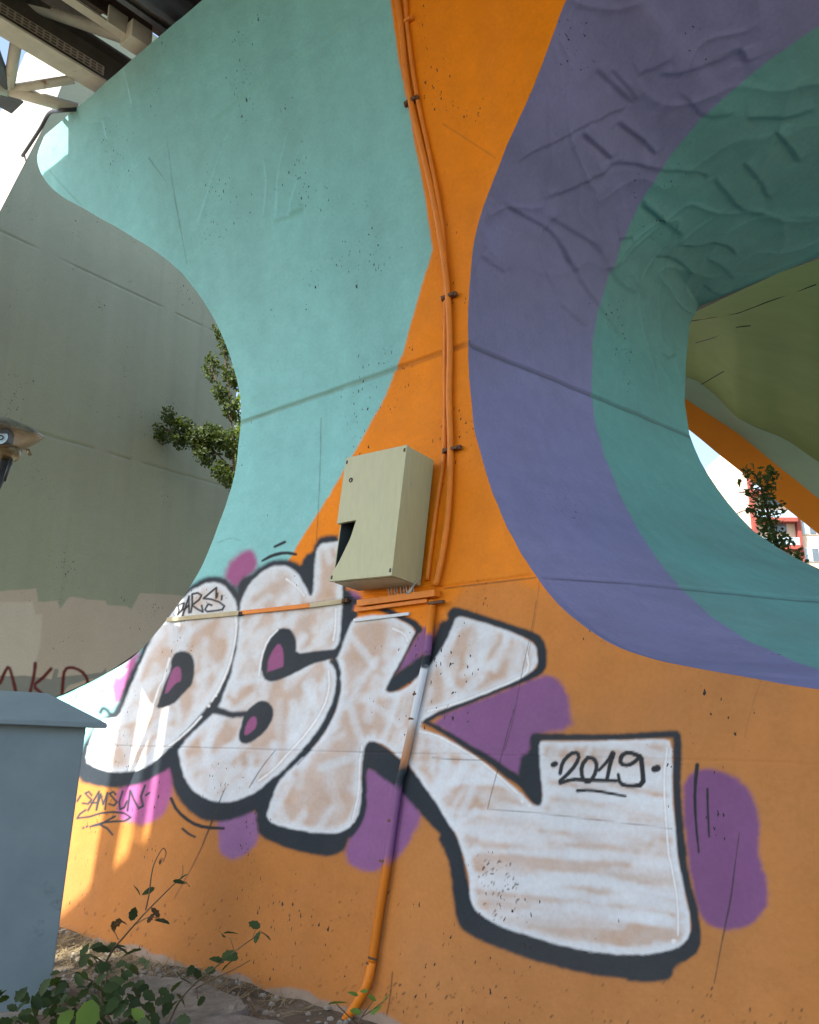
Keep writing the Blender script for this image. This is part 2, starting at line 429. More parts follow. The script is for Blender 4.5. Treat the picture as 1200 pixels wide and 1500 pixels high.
# relief
edge = np.minimum(np.abs(u-Lf(z)), np.abs(u-np.interp(z, fz[::-1], fu[::-1])))
rel = (fbm(u*1.3, z*1.3, 1, 4)-.5)*.03 + (fbm(u*7, z*7, 4, 3)-.5)*.006
for zj, wj, dj in ((4.04, .017, .016), (2.36, .010, .010), (1.35, .004, .004)):
    rel -= dj*np.exp(-((z-zj-(vn(u*6, u*0, 8)-.5)*.012)/wj)**4)
rel *= ss(0, .06, edge)*.9+.1
FOLD_F = [q(0,0,S3,(1060,480),(980,640),(920,820),(870,980)), q(0,0,S3,(900,560),(1040,450),(1190,330),(1400,190),(1550,70)),
          q(400,0,S3,(70,580),(20,760),(15,960)), q(400,0,S3,(110,780),(90,860),(70,960)), q(400,0,S3,(0,975),(60,955),(140,915)), q(0,0,S3,(1160,700),(1170,820),(1155,950)), q(0,0,S3,(450,520),(470,610)), [(860,110),(905,60)]]
for f_ in FOLD_F:
    a_ = np.array(f_); i = np.where((PX > a_[:,0].min()-30) & (PX < a_[:,0].max()+30) & (PY > a_[:,1].min()-30) & (PY < a_[:,1].max()+30))[0]
    rel[i] += .02*fold(PX[i], PY[i], f_, 2.4, 12)
P3[:, 0] += NRM[0]*rel; P3[:, 1] += NRM[1]*rel

# ---- paint layers
base = np.empty((len(u), 3)); base[:] = ORANGE
dust = ss(2.75, 1.5, z + (fbm(u*.7, z*.9, 6, 3)-.5)*.8)[:, None]*.85
base = base*(1-dust) + DUSTY*dust
cv = Canvas(PX, PY, base)
TEAL_PX = [(500,-400),(572,0),(585,90),(600,165),(618,260),(633,366),(615,430),(590,520),(560,592),(520,662),(480,730),(440,792),(405,850),(330,950),(250,1040),(130,1120),(-60,1170),(-900,1200),(-900,-400)]
cv.poly(TEAL_PX, TEAL, soft=2.2, wob=2.0, smooth=False)
i_ = np.where(sd_poly(PX, PY, [(-400,-400),(260,-400),(200,100),(90,180),(40,260),(-400,260)], False) < 60)[0]
cv.put(i_, .35*ss(60, -40, sd_poly(PX[i_], PY[i_], [(-400,-400),(260,-400),(200,100),(90,180),(40,260),(-400,260)], False)), (.34, .42, .36))
# old roller patches in slightly different orange
cv.poly([(648,862),(785,846),(900,945),(1210,1012),(1400,1050),(1400,1700),(560,1700),(600,1100)], (.47, .215, .07), soft=10, alpha=.5)
# joints
zj_col = np.exp(-((z-4.04)/.022)**4)
it = np.where((zj_col > .02) & (PX < 700))[0]
isteal = cv.C[it, 2] > .2
cv.put(it, zj_col[it]*.55, np.where(isteal[:, None], (.20, .30, .23), (.40, .15, .03)))
# purple clouds
T1 = lambda *p: q(80, 780, S2, *p)
T2 = lambda *p: q(80, 980, S2, *p)
T3 = lambda *p: q(240, 1100, S2, *p)
T4 = lambda *p: q(320, 770, S2, *p)
T5 = lambda *p: q(320, 950, S2, *p)
T6 = lambda *p: q(560, 880, S2, *p)
T7 = lambda *p: q(560, 1040, S2, *p)
T8 = lambda *p: q(640, 1220, S2, *p)
T9 = lambda *p: q(760, 1040, S2, *p)
T10 = lambda *p: q(860, 1220, S2, *p)
RA = lambda *p: q(400, 900, S3, *p)
RB = lambda *p: q(800, 900, .4, *p)
halo = dict(soft=9, wob=3, alpha=.35); body = dict(soft=5, wob=4)
CL = [(T4((40,300),(90,210),(160,155),(220,160),(245,230),(230,290),(160,340),(110,400),(50,350)), PINK*.8),
      (T2((470,0),(410,0),(362,80),(355,160),(375,225),(420,200)) + T1((480,920),(545,730),(480,790),(420,860),(385,925)), PINK),
      ([(172,1150),(216,1138),(258,1115),(252,1165),(243,1190),(212,1209),(190,1203),(172,1200)], PINK*.9),
      (T3((345,420),(350,560),(360,630),(400,670),(460,682),(530,640),(590,570),(605,480),(590,370),(450,380)), PURPLE*1.15+.02),
      (RA((420,660),(560,740),(660,860),(640,930),(560,1060),(480,1110),(430,1135),(340,1100),(320,1050),(340,960),(385,880),(400,700)), PURPLE*1.1),
      (T6((300,745),(700,590),(1000,470),(1080,480),(1150,560),(1180,700),(1195,800),(960,840)) + T7((960,200),(900,320),(880,440),(700,320),(430,160)), PURPLE),
      (RB((500,640),(530,580),(600,565),(690,590),(750,650),(785,740),(775,850),(790,920),(815,1000),(805,1080),(760,1130),(680,1160),(600,1140),(560,1090),(520,900)), PURPLE*np.array((.85,.8,.85))),
      (T4((800,400),(890,430),(890,470),(850,490),(845,560),(790,540)), PURPLE*1.2),
      (T6((80,470),(180,280),(250,180),(330,140),(330,250),(240,370),(150,430)), PURPLE)]
for p_, c_ in CL: cv.poly(p_, c_, **halo)
for p_, c_ in CL: cv.poly(p_, c_*1.0, **body)
# dark silhouettes
DK = [T1((590,650),(720,490),(800,390),(860,335),(920,295),(990,273),(1060,286),(1120,328),(1170,390),(1195,480),(1185,600),(1150,760),(1110,880),(1085,943)) +
      T2((1120,0),(1085,90),(1050,200),(990,260),(880,370),(800,460),(775,600),(740,612),(650,660),(560,710),(450,740),(350,747),(250,732),(150,700),(120,600),(180,480),(235,375),(262,330),(340,285),(368,272),(440,110),(490,0)),
      T4((115,400),(140,335),(215,300),(260,260),(330,225),(400,210),(470,222),(520,260),(538,185),(590,170),(608,105),(660,65),(770,56),(800,400),(830,412),(852,490),(842,560),(805,650),(775,750),(740,830),(300,900),(90,943),(110,700),(120,560)),
      T5((40,60),(280,0),(740,60),(772,150),(767,250),(722,400),(642,540),(542,660),(432,770),(370,830),(320,920),(100,900),(-200,700),(-200,500),(0,300)),
      T3((35,60),(50,160),(62,230),(112,318),(182,398),(252,435),(340,442),(440,430),(540,392),(585,372),(592,480),(605,520),(660,560),(760,602),(900,642),(1000,662),(1080,655),(1140,620),(1165,540),(1230,470),(1262,380),(1262,200),(1000,0),(600,-100),(100,-100)),
      T6((15,560),(80,465),(220,375),(270,320),(320,395),(290,440),(120,560),(50,580)),
      T6((290,410),(305,300),(340,205),(372,128),(412,122),(432,62),(458,40),(500,110),(440,220),(390,310),(320,400)),
      T5((955,565),(1060,620),(1150,700),(1230,800),(1240,900),(1130,865),(1060,825),(950,750),(930,770),(905,640)),
      T7((-60,330),(0,230),(100,300),(200,370),(330,540),(450,740),(520,943),(420,943),(380,800),(320,730),(270,680),(170,560),(90,480),(0,410)),
      T8((0,10),(60,130),(85,200),(100,350),(115,480),(130,560),(180,625),(300,685),(430,735),(560,785),(700,825),(850,865),(1000,893),(1200,915)) + T10((250,932),(450,937),(528,912),(545,845),(620,802),(705,735),(700,600),(600,650),(0,700)) + T8((450,570),(240,480),(200,320),(130,0)),
      T7((872,290),(928,270),(930,180),(955,145),(1000,150),(1000,330),(1012,560),(992,610),(935,575),(850,440),(868,350))]
for p_ in DK: cv.poly(p_, DARK*1.3, soft=7, wob=2, alpha=.35)
for p_ in DK: cv.poly(p_, DARK, soft=3.4, wob=2.4)
KO = dict(c=DARK, soft=3.0, wob=1.8)
cv.line(T4((800,470),(900,480),(1040,520),(1150,580)) + T6((120,105),(200,140),(230,175)), (5.2,5,4.5,4.5,4.5,5.5,6), **KO)
cv.line(T6((232,185),(180,270),(120,390),(50,520)), 3.4, **KO)
cv.line(T6((435,90),(462,68),(550,88),(700,138),(850,188),(965,232),(1000,290),(1008,400),(985,445),(880,500),(700,572),(500,652),(350,712),(280,752)), (6,6.5,6,6,6,7,7.5,7,6,4.5,4.2,4.2,4,4), **KO)
cv.line(T7((270,72),(350,112),(450,172),(560,242),(680,312),(780,392),(880,455),(960,560),(985,590)), (3.5,3.5,4,4.6,5,6,7,6,4), **KO)
cv.line(T9((100,185),(110,168),(300,172),(600,172),(800,162),(985,150),(1000,170),(998,300),(992,450),(1000,600),(1012,800),(1028,900)), (5,5.5,4.5,4.8,5,6,6.5,6.5,6,6,6.2,6.5), **KO)
cv.line(T10((575,0),(590,120),(620,300),(662,450),(687,600),(682,720),(610,770)), (6,6,6.5,6.5,7,8,8), **KO)
cv.line(T5((930,620),(916,750),(916,943)) + [(533,1183),(527,1205),(514,1222)], 4, **KO)
cv.line(T2((285,272),(300,245),(325,255),(345,285),(375,292),(398,265)), 2.9, **KO)
cv.line(T4((850,560),(820,610),(790,690),(770,760),(742,830)) + T5((755,90),(772,160),(768,250),(725,400),(642,545),(542,665),(425,780),(372,832)), (7,6,5.5,6,6,5,4.6,4.6,4.4,4.4,4.4,4.6,5), **KO)
# white fills with warm thin patches
WH = [T1((612,655),(660,590),(720,510),(800,420),(880,350),(980,308),(1060,328),(1120,390),(1150,470),(1155,560),(1140,680),(1110,800),(1080,900)) +
      T2((1085,0),(1045,120),(980,210),(890,320),(780,440),(700,520),(620,590),(540,630),(430,650),(340,645),(250,620),(185,580),(215,470),(245,380),(290,315),(350,310),(402,300),(440,200),(490,80),(520,0)) + T1((560,770),),
      T4((138,505),(165,420),(210,350),(270,290),(340,255),(400,246),(460,268),(510,320),(545,390),(577,452),(595,400),(600,280),(608,180),(625,125),(680,108),(775,92),(782,400),(778,560),(768,700),(748,770)) +
      T5((690,80),(735,115),(746,200),(732,310),(682,420),(602,550),(502,670),(392,780),(322,832)) + T3((600,250),(500,300),(400,326),(300,316),(220,280),(160,220),(120,140),(95,0)) +
      T2((785,500),(850,420),(930,340),(1000,275),(1045,215),(1048,180),(1070,120),(1110,40)) + T4((90,880),(120,760),(130,600)),
      T4((815,650),(850,585),(900,567),(1000,560),(1080,570)) + T6((60,97),(130,130),(190,165),(215,195),(190,240),(150,330),(90,440),(38,530),(25,568),(60,582),(130,565),(210,505),(262,430),(310,405),(380,300),(430,200),(455,112),(490,97),(560,117),(680,152),(800,192),(900,237),(958,272),(978,330),(978,408),(930,455),(800,525),(600,605),(420,668),(330,707),(262,747)) +
      T7((240,120),(330,143),(430,193),(540,263),(640,335),(740,415),(820,475),(880,530),(935,590),(990,612),(1010,560),(998,440),(990,330),(985,240),(990,202)) +
      T9((150,198),(300,200),(500,196),(700,188),(900,180),(968,196),(966,400),(970,600),(982,750),(998,900)) + T10((560,80),(590,260),(622,410),(652,560),(645,650),(600,708),(500,743),(400,762),(250,768),(0,745)) +
      T8((1000,748),(850,722),(700,688),(600,648),(450,608),(340,558),(255,498),(215,430),(207,330),(192,220),(160,120),(120,0)) + T7((440,750),(380,650),(320,550),(250,450),(190,370),(140,300)) + T5((1140,690),(1060,610),(962,572),(925,610),(905,700),(900,800),(898,943)) +
      [(528,1180),(523,1200),(510,1215)] + T3((1080,520),(950,515),(800,490),(690,460),(652,420),(655,380),(680,300),(720,200),(800,110),(900,20)) + T5((480,750),(560,665),(660,550),(742,400),(778,260),(772,120),(745,60)) + T4((750,830),(785,740))]
for w_i, p_ in enumerate(WH):
    i = cv.sub(p_, 14)
    X_, Y_ = cv.X[i], cv.Y[i]
    d_ = sd_poly(X_, Y_, p_)
    rs_ = random.Random(40+w_i)
    thin = .55 + .45*fbm(X_/26, Y_/26, 31+w_i, 2)
    amt = np.clip(.95*thin, 0, 1)
    x0_, y0_, x1_, y1_ = X_.min(), Y_.min(), X_.max(), Y_.max()
    for k in range(int((x1_-x0_)*(y1_-y0_)/(760 if w_i < 2 else 1150))):
        cx_, cy_ = rs_.uniform(x0_, x1_), rs_.uniform(y0_, y1_)
        wide = w_i == 2 and cx_ > 690 and cy_ > 1090
        ang = R(rs_.gauss(6, 5)) if wide else R(rs_.gauss(-62 if w_i else -75, 26))
        ln = rs_.uniform(45, 130) if wide else rs_.uniform(14, 46); r_ = rs_.uniform(2.5, 6.5)
        j = np.where((np.abs(X_-cx_) < abs(ln*math.cos(ang))+18) & (np.abs(Y_-cy_) < abs(ln*math.sin(ang))+18))[0]
        if not len(j): continue
        ex, ey = ln*math.cos(ang), ln*math.sin(ang)
        dl = sd_line(X_[j], Y_[j], [(cx_-ex, cy_-ey), (cx_+rs_.uniform(-5, 5), cy_+rs_.uniform(-5, 5)), (cx_+ex, cy_+ey)], r_) + cv.j[i][j]*3
        amt[j] *= 1 - rs_.uniform(.3, .75)*ss(6.5, -3, dl)
    amt = amt*ss(1, 15, -d_ + 6*(fbm(X_/11, Y_/11, 35, 2)-.5)) + .06*fbm(X_/14, Y_/14, 33, 2)
    c_ = WHITE*(1-amt[:, None]) + PEACH*amt[:, None]
    cv.put(i, ss(2.6, -2.6, d_ + cv.j[i]*2.2), c_)
# counters and inner shapes
IN = [T1((735,800),(760,755),(810,742),(860,760),(882,820),(880,900),(860,960)) + T2((830,130),(770,200),(700,240),(635,250),(655,190),(700,60),(730,0)),
      T4((490,805),(490,740),(480,690),(455,650),(420,640),(370,652),(330,692),(292,760),(268,850),(262,943)) + T5((268,120),(285,190),(320,210),(380,200),(480,160),(580,100),(690,72),(745,60),(755,0)) + T4((750,772),(680,782),(580,792)),
      T5((160,420),(200,370),(245,335),(290,325),(335,350),(350,400),(340,460),(290,530),(220,585),(165,603),(132,580),(132,530),(150,470))]
for p_ in IN: cv.poly(p_, DARK, soft=2.2, wob=1.5)
cv.line(T2((1000,255),(1060,272),(1120,290)) + T5((100,415),(170,412)), (6,4.6,4.4,4,4.5), **KO)
PK = [T1((750,850),(780,838),(800,870),(790,940)) + T2((770,80),(690,170),(700,110),(730,20)),
      T4((305,930),(315,840),(350,770),(385,735),(412,790),(412,880)) + T5((400,120),(310,145)),
      T5((165,545),(175,480),(215,425),(245,430),(245,490),(200,540))]
for p_ in PK: cv.poly(p_, PINK*.7, soft=1.8, wob=1.2)
# highlight lines
HL = np.array((.80, .84, .88)); ED = np.array((.36, .40, .46))
HI = [T1((1135,520),(1145,600),(1120,760),(1070,900)) + T2((1040,110),(985,200)), T2((920,300),(860,370),(760,460),(640,530)), T1((725,790),(700,870),(680,943)) + T2((660,100),(610,250)),
      T5((695,140),(702,250),(662,380),(562,530),(452,650),(342,770),(255,832)), T4((425,335),(480,375),(535,440)), T4((370,655),(310,720),(270,830),(255,943)),
      T5((908,610),(888,720),(885,900)) + RA((350,900),), T6((910,320),(928,430),(870,488),(600,598),(420,662),(290,695)), T7((240,135),(340,155),(450,215),(600,305),(720,400),(850,522)),
      T9((935,240),(915,400),(918,600),(938,900)) + T10((530,200),(570,420),(573,640)), T6((70,175),(150,210),(165,260)), T4((740,520),(738,640),(725,720))]
for p_ in HI:
    cv.line(p_, 2.6, ED, soft=1.2, alpha=.45); cv.line(p_, 1.5, HL, soft=1.0)
for x_, y_, r_ in T10((545,680),)[0] + (3.6,), T3((552,215),)[0] + (2.6,), T2((1008,165),)[0] + (2.4,), T2((965,230),)[0] + (2.2,), T7((880,575),)[0] + (2.2,), T7((925,598),)[0] + (1.8,):
    cv.line([(x_, y_), (x_+.5, y_+.5)], r_, HL, soft=1)
# spray ticks round the piece
BK = DARK*.7
for p_, r_ in ((T4((275,220),(340,185),(420,168),(485,180)), (1.6,2.6,2.4,2)), (T4((352,132),(415,102)), (1.8,2)), (T3((50,300),(90,380),(170,450),(260,482),(380,486)), (2.4,2.2,2.6,2.6,1.8)), (T3((118,490),(160,525),(195,540)), 1.8),
             (RB((556,552),(546,640),(548,760),(560,872)), (3,2.4,1.8,1.4)), (RB((593,640),(594,740),(598,815)), (1.8,1.6,1.2))):
    cv.line(p_, r_, BK, soft=1.2)
# 2019
for p_, r_ in ((T9((258,398),(270,330),(320,275),(370,265),(375,310),(330,380),(235,468),(330,435),(420,440),(610,445)), 2.9), (T9((430,300),(390,350),(395,430),(430,460),(470,420),(490,350),(470,305),(430,300)), 3.0),
               (T9((500,380),(560,320),(600,255),(575,330),(552,440)), (2.4,2.6,4,3.4,2.8)), (T9((760,290),(690,262),(640,290),(640,340),(690,350),(740,320),(768,280),(780,380),(785,470),(700,480),(635,465),(625,405)), (3.6,3.2,3.4,3.2,3,3,4,3.6,3.8,3,3,2.4)),
               (T9((215,345),(228,338)), 4), (T9((855,372),(875,365)), 5), (T9((365,508),(440,503),(540,518),(670,542)), (2.6,2.2,2.4,1.8))):
    cv.line(p_, r_, BK, soft=1.1, wob=.4)
# PARS
T12 = lambda *p: q(240, 840, S1, *p)
for p_ in (T12((185,400),(200,470),(180,525),(240,450),(262,375),(215,385),(180,410)), T12((235,560),(262,470),(325,285),(320,390),(322,495)), T12((255,460),(320,400)), T12((345,490),(362,380),(362,260),(430,245),(480,275),(450,330),(360,400),(430,450),(495,485),(480,405)),
           T12((660,310),(665,180),(590,240),(505,315),(600,325),(700,360),(765,410),(740,455),(650,470),(550,480),(520,455),(560,385),(605,400)), T12((680,250),(675,295)), T12((735,280),(728,330)), T12((215,560),(222,590)), T12((255,545),(258,590))):
    cv.line(p_, 1.45, BK, soft=.9, wob=.2, smooth=False)
# SAMSUN
T11 = lambda *p: q(100, 1140, S1, *p)
for p_ in (T11((285,215),(250,170),(205,190),(240,230),(285,270),(240,325),(175,315)), T11((240,405),(300,300),(380,165),(345,400)), T11((280,310),(360,310)), T11((345,400),(400,200),(430,330),(485,180),(455,390)),
           T11((590,205),(560,170),(510,195),(560,250),(605,300),(570,345),(505,325)), T11((680,165),(635,300),(645,390),(700,370),(735,290)), T11((740,410),(775,155),(820,270),(880,380),(940,350),(910,230),(960,90)), T11((110,290),(150,220)), T11((970,215),(1015,185)),
           T11((210,400),(140,450),(105,505),(260,485),(400,440),(560,425),(700,440),(780,495),(700,540),(560,545),(420,560),(265,610),(400,580),(490,530),(580,480)), T11((400,590),(480,630),(550,710)), T11((175,630),(185,622)), T11((220,615),(232,600))):
    cv.line(p_, 1.5, DARK*1.1, soft=1.0, wob=.3, smooth=False)
# cracks and scratches
CR = [([(471,612),(469,700),(464,792)], .6, .55), ([(246,208),(252,262),(258,300),(266,345),(273,386)], (.2,.3,.9,.4,.3), .55), ([(218,231),(232,250),(245,268)], (.9,.5,.2), .6), ([(66,241),(90,270),(120,301)], .4, .5),
      (T6((965,0),(940,180),(880,460),(820,780),(770,943)), .55, .6), (T7((830,0),(730,370),(665,620)), .6, .7), (T7((665,620),(1000,650)) + T9((300,670),(960,745)), .6, .5), (T7((320,300),(460,312),(660,318)), .7, .6),
      (T10((960,0),(930,220),(905,420),(870,580),(800,943)), (.7,1,1.6,1.2,.8), .75), (T3((395,225),(345,340),(290,480),(225,640),(60,930)), (.6,1.1,1.5,.9,.4), .8), (T5((360,640),(280,740),(200,870)), (.6,1,1.2), .6),
      ([(575,1425),(572,1460),(566,1490)], 1.1, .7), ([(650,182),(700,214),(726,231)], .6, .5), ([(785,846),(690,857),(650,862)], 1.0, .6), ([(640,1105),(380,1097),(120,1090)], .6, .35), ([(790,850),(785,900),(775,960)], .5, .4),
      ([(320,795),(340,787),(352,792)], .5, .4), ([(1130,960),(1100,1040),(1092,1080)], .5, .3)]
for p_, r_, a_ in CR: cv.line(p_, r_, (.03, .03, .03), soft=.9, wob=.5, alpha=a_)
for (x0, y0, x1, y1, n_, sz) in ((700, 1260, 760, 1350, 60, 1.3), (560, 1440, 1050, 1500, 70, 1.5), (420, 1300, 620, 1480, 50, 1.2), (1060, 1480, 1190, 1510, 20, 1.6), (90, 1320, 330, 1400, 45, 1.3)):
    for k in range(n_):
        x_, y_ = random.uniform(x0, x1), random.uniform(y0, y1); l_ = random.uniform(.3, 4.5); t_ = R(random.gauss(-55, 25))
        cv.line([(x_, y_), (x_+l_*math.cos(t_), y_+l_*math.sin(t_))], random.uniform(.4, sz), (.07, .035, .02), soft=.8, alpha=random.uniform(.4, .9))
# broken, bare foot of the wall
foot = ss(.012, -.012, z - .10*(fbm(u*5, z*0, 40, 4)-.42) + .02)
cv.put(np.arange(len(u)), foot*.8, (.30, .28, .25))

def surf_object(name, P3, quads, colr, uvw, mat, parent, dirt=.10, gl_=.50, var=1.0):
    me = bpy.data.meshes.new(name)
    me.vertices.add(len(P3)); me.vertices.foreach_set('co', P3.astype(np.float32).ravel())
    nq = len(quads); me.loops.add(nq*4); me.loops.foreach_set('vertex_index', quads.astype(np.int32).ravel())
    me.polygons.add(nq); me.polygons.foreach_set('loop_start', np.arange(0, nq*4, 4, dtype=np.int32))
    me.polygons.foreach_set('use_smooth', np.ones(nq, bool))
    me.update(calc_edges=True); me.validate()
    g1, g2 = uvw[:, 0], uvw[:, 1]
    dm = (ss(.35, .75, fbm(g1*1.3, g2*1.3, 101+int(uvw[0, 2]), 5))*dirt)[:, None]
    colr = colr*(1-dm) + np.array((.16, .15, .13))*dm
    colr = colr*(1 + var*(.16*(fbm(g1*4, g2*.45, 121, 3)-.5) + .14*(fbm(g1*11, g2*13, 122, 3)-.5) + .10*(fbm(g1*1.1, g2*.9, 123, 2)-.5)))[:, None]
    gate = ss(gl_, gl_+.18, fbm(g1*2.1, g2*2.1, 111+int(uvw[0, 2]), 3))
    a = me.attributes.new('paint', 'FLOAT_COLOR', 'POINT')
    a.data.foreach_set('color', np.concatenate([np.clip(colr, 0, 1), gate[:, None]], 1).astype(np.float32).ravel())
    b = me.attributes.new('wall_uv', 'FLOAT_VECTOR', 'POINT'); b.data.foreach_set('vector', uvw.astype(np.float32).ravel())
    return link(name, me, mat, parent)
face = surf_object('front_face', P3, quads, cv.C, np.stack([u, z, u*0], 1), MT['paint'], pier)
face['label'] = 'teal and orange face with white graffiti letters and dark outlines'

# ---- reveal of the arch opening (ruled between the front edge and the back edge)
bz = [4.04, 3.73, 3.43, 3.13, 2.9, 2.73, 2.5, 2.33, 2.1, 1.94, 1.8, 1.66, 1.55, 1.42]
bu = [.75, .85, 1.0, 1.19, 1.44, 1.68, 2.14, 2.57, 3.3, 3.9, 4.6, 5.4, 6.0, 7.0]
def back_of(uf, zf):
    if zf <= 4.04: return (float(np.interp(zf, bz[::-1], bu[::-1])), zf)
    zk = [4.04, 4.45, 4.84, 5.22, 5.55, 5.97, 6.35, 6.8, 7.1, 7.35]
    ub = [.75, .72, .745, .78, .87, 1.6, 2.5, 3.6, 4.8, 6.4]; zb = [4.04, 4.40, 4.82, 5.20, 5.36, 5.45, 5.54, 5.6, 5.65, 5.7]
    return (float(np.interp(zf, zk, ub)), float(np.interp(zf, zk, zb)))
seglen = np.concatenate([[0], np.cumsum(np.hypot(np.diff(fu), np.diff(fz)))])
nt_ = 760
# finer sampling over the stretch one can see
den = np.interp(seglen, [0, 2.2, 3.0, 9.0, 10.0, seglen[-1]], [.3, .5, 1, 1, .6, .3]); cd = np.concatenate([[0], np.cumsum(.5*(den[1:]+den[:-1])*np.diff(seglen))])
sp = np.interp(np.linspace(0, cd[-1], nt_), cd, seglen)
uf, zf = np.interp(sp, seglen, fu), np.interp(sp, seglen, fz)
BK_ = np.array([back_of(a, b) for a, b in zip(uf, zf)])
def edge_noise(z): return np.interp(z, rz, edge_n*.6)
uf = uf + edge_noise(zf)
nw = 380
w = np.linspace(0, 1, nw)[None, :]
kr = np.exp(-np.linspace(-2.2, 2.2, 111)**2); kr /= kr.sum()
sm = lambda a: np.convolve(np.pad(a, 55, mode='edge'), kr, 'valid')
BS = np.stack([sm(BK_[:, 0]), sm(BK_[:, 1])], 1); w3 = w**3
BUw = BS[:, 0][:, None]*(1-w3) + BK_[:, 0][:, None]*w3; BZw = BS[:, 1][:, None]*(1-w3) + BK_[:, 1][:, None]*w3
of, ob = prof(zf), -4.05 - prof(BK_[:, 1])
UU = uf[:, None]*(1-w) + BUw*w
ZZ = zf[:, None]*(1-w) + BZw*w
OO = of[:, None]*(1-w) + ob[:, None]*w
V = np.stack([B0[0]+DIR[0]*UU+NRM[0]*OO, B0[1]+DIR[1]*UU+NRM[1]*OO, ZZ], 2)
tt = np.gradient(V, axis=0); tw = np.gradient(V, axis=1)
nr = np.cross(tt, tw); nr /= np.linalg.norm(nr, axis=2, keepdims=True)+1e-9
eye = np.array([0, 0, CZ]) - V
nr *= np.sign((nr*eye).sum(2, keepdims=True).mean())
px, py = project(V)
rel = (fbm(sp[:, None]*1.1+w*0, w*3.2+sp[:, None]*0, 51, 4)-.5)*.05 + (fbm(sp[:, None]*7+w*0, w*20+0*sp[:, None], 52, 3)-.5)*.006
TA = lambda *p: q(700, 100, .25, *p)
TB = lambda *p: q(900, 50, .25, *p)
TC = lambda *p: q(820, 300, .25, *p)
FOLD = [TA((230,560),(400,450),(600,350),(800,260),(920,220)), TA((370,770),(500,720),(620,670),(740,600),(790,550),(900,555),(1000,575),(1100,605)), TA((700,0),(800,100),(920,210)), TA((780,0),(880,110),(940,190)), TA((820,310),(900,370),(970,420),(1050,510)), TA((150,780),(250,850),(400,930),(490,1030),(530,1120),(560,1200)),
        TA((30,1100),(100,1150),(170,1200)), TA((620,380),(700,450),(790,530)), TA((400,860),(600,980),(700,1050),(760,1190)), TB((250,230),(350,240),(450,210),(600,160),(750,80)), TB((380,340),(450,400),(520,480),(600,480),(700,460)), TB((760,490),(900,485),(1050,475),(1180,430)), TB((580,840),(650,920),(720,1010),(800,1040),(880,1040)),
        TB((270,800),(400,800),(520,810),(560,850)), TB((950,560),(1020,650),(1090,750)), TB((160,970),(280,1080),(400,1180)), TB((130,240),(260,180),(340,140)), TB((740,80),(770,160)), TB((760,750),(860,860),(900,960)), TC((340,200),(430,190)), TC((550,300),(650,300),(740,360),(780,410)), TC((700,240),(820,235),(900,215),(980,230),(1040,290)),
        TC((280,360),(330,450),(450,520)), TC((390,390),(480,500),(540,620),(570,690)), TC((0,220),(60,350),(130,470),(230,590),(330,730),(430,870),(550,1050)), TC((0,580),(80,650),(150,720)), TC((840,460),(920,520),(1000,520)), TC((550,800),(610,900),(690,880)), TC((480,0),(560,60),(620,110)), TC((850,310),(960,360),(1020,430))]
for k, f_ in enumerate(FOLD):
    a_ = np.array(f_); i = (px > a_[:,0].min()-45) & (px < a_[:,0].max()+45) & (py > a_[:,1].min()-45) & (py < a_[:,1].max()+45)
    j_ = (fbm(px[i]/14, py[i]/14, 60+k, 2)-.5)*5
    rel[i] += (.012+.010*((k*37) % 10)/10)*fold(px[i]+j_, py[i]+j_*.6, f_, 1.8+1.4*((k*13) % 7)/7, 11+((k*7) % 5)*2)
cw1 = sp[:, None]*1.0 + w*0; cw2 = w*3.0 + sp[:, None]*0
wx_, wy_ = (fbm(cw1*1.5, cw2*1.5, 54, 2)-.5)*.9, (fbm(cw1*1.5+9, cw2*1.5, 55, 2)-.5)*.9
rg = 1-np.abs(2*vn((cw1+wx_)*2.2+cw2*1.1, (cw2+wy_)*1.5, 56)-1); rg2 = 1-np.abs(2*vn((cw1+wx_)*1.6-cw2*1.6, (cw2+wy_)*2.3, 57)-1)
rel += (.013*rg**8 + .012*rg2**9)*ss(3.7, 4.9, ZZ)
GRX = []
for zj, wj, dj in ((4.04, .016, .02), (2.36, .007, .006)):
    g_ = np.exp(-((ZZ-zj)/wj)**4); rel -= dj*g_; GRX.append(g_)
rel *= ss(0, .02, w)*np.where(w > .985, .2, 1)
V = V + nr*rel[:, :, None]
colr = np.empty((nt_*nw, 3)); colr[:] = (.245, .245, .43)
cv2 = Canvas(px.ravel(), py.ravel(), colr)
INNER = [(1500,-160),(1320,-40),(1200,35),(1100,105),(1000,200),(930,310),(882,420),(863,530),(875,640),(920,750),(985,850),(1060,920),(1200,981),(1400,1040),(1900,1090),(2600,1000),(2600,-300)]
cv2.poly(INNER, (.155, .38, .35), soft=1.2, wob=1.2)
warm = (ss(3.6, 5.9, ZZ)*.55).ravel()
cv2.put(np.arange(nt_*nw), GRX[0].ravel()*.5, (.05, .06, .07))
cv2.line([(795,846),(900,855),(1060,868),(1210,881)], .9, (.04, .045, .06), soft=.9, alpha=.7)
id2 = np.arange(nt_*nw).reshape(nt_, nw)
qd = np.stack([id2[:-1, :-1].ravel(), id2[:-1, 1:].ravel(), id2[1:, 1:].ravel(), id2[1:, :-1].ravel()], 1)
rv = surf_object('arch_reveal', V.reshape(-1, 3), qd, cv2.C, np.stack([np.repeat(sp, nw), np.tile(np.linspace(0, 3, nw), nt_), np.zeros(nt_*nw)+3], 1), MT['paint2'], pier, .2, .63)
rv['label'] = 'curved purple and dark teal reveal of the arch opening, creased like cloth'

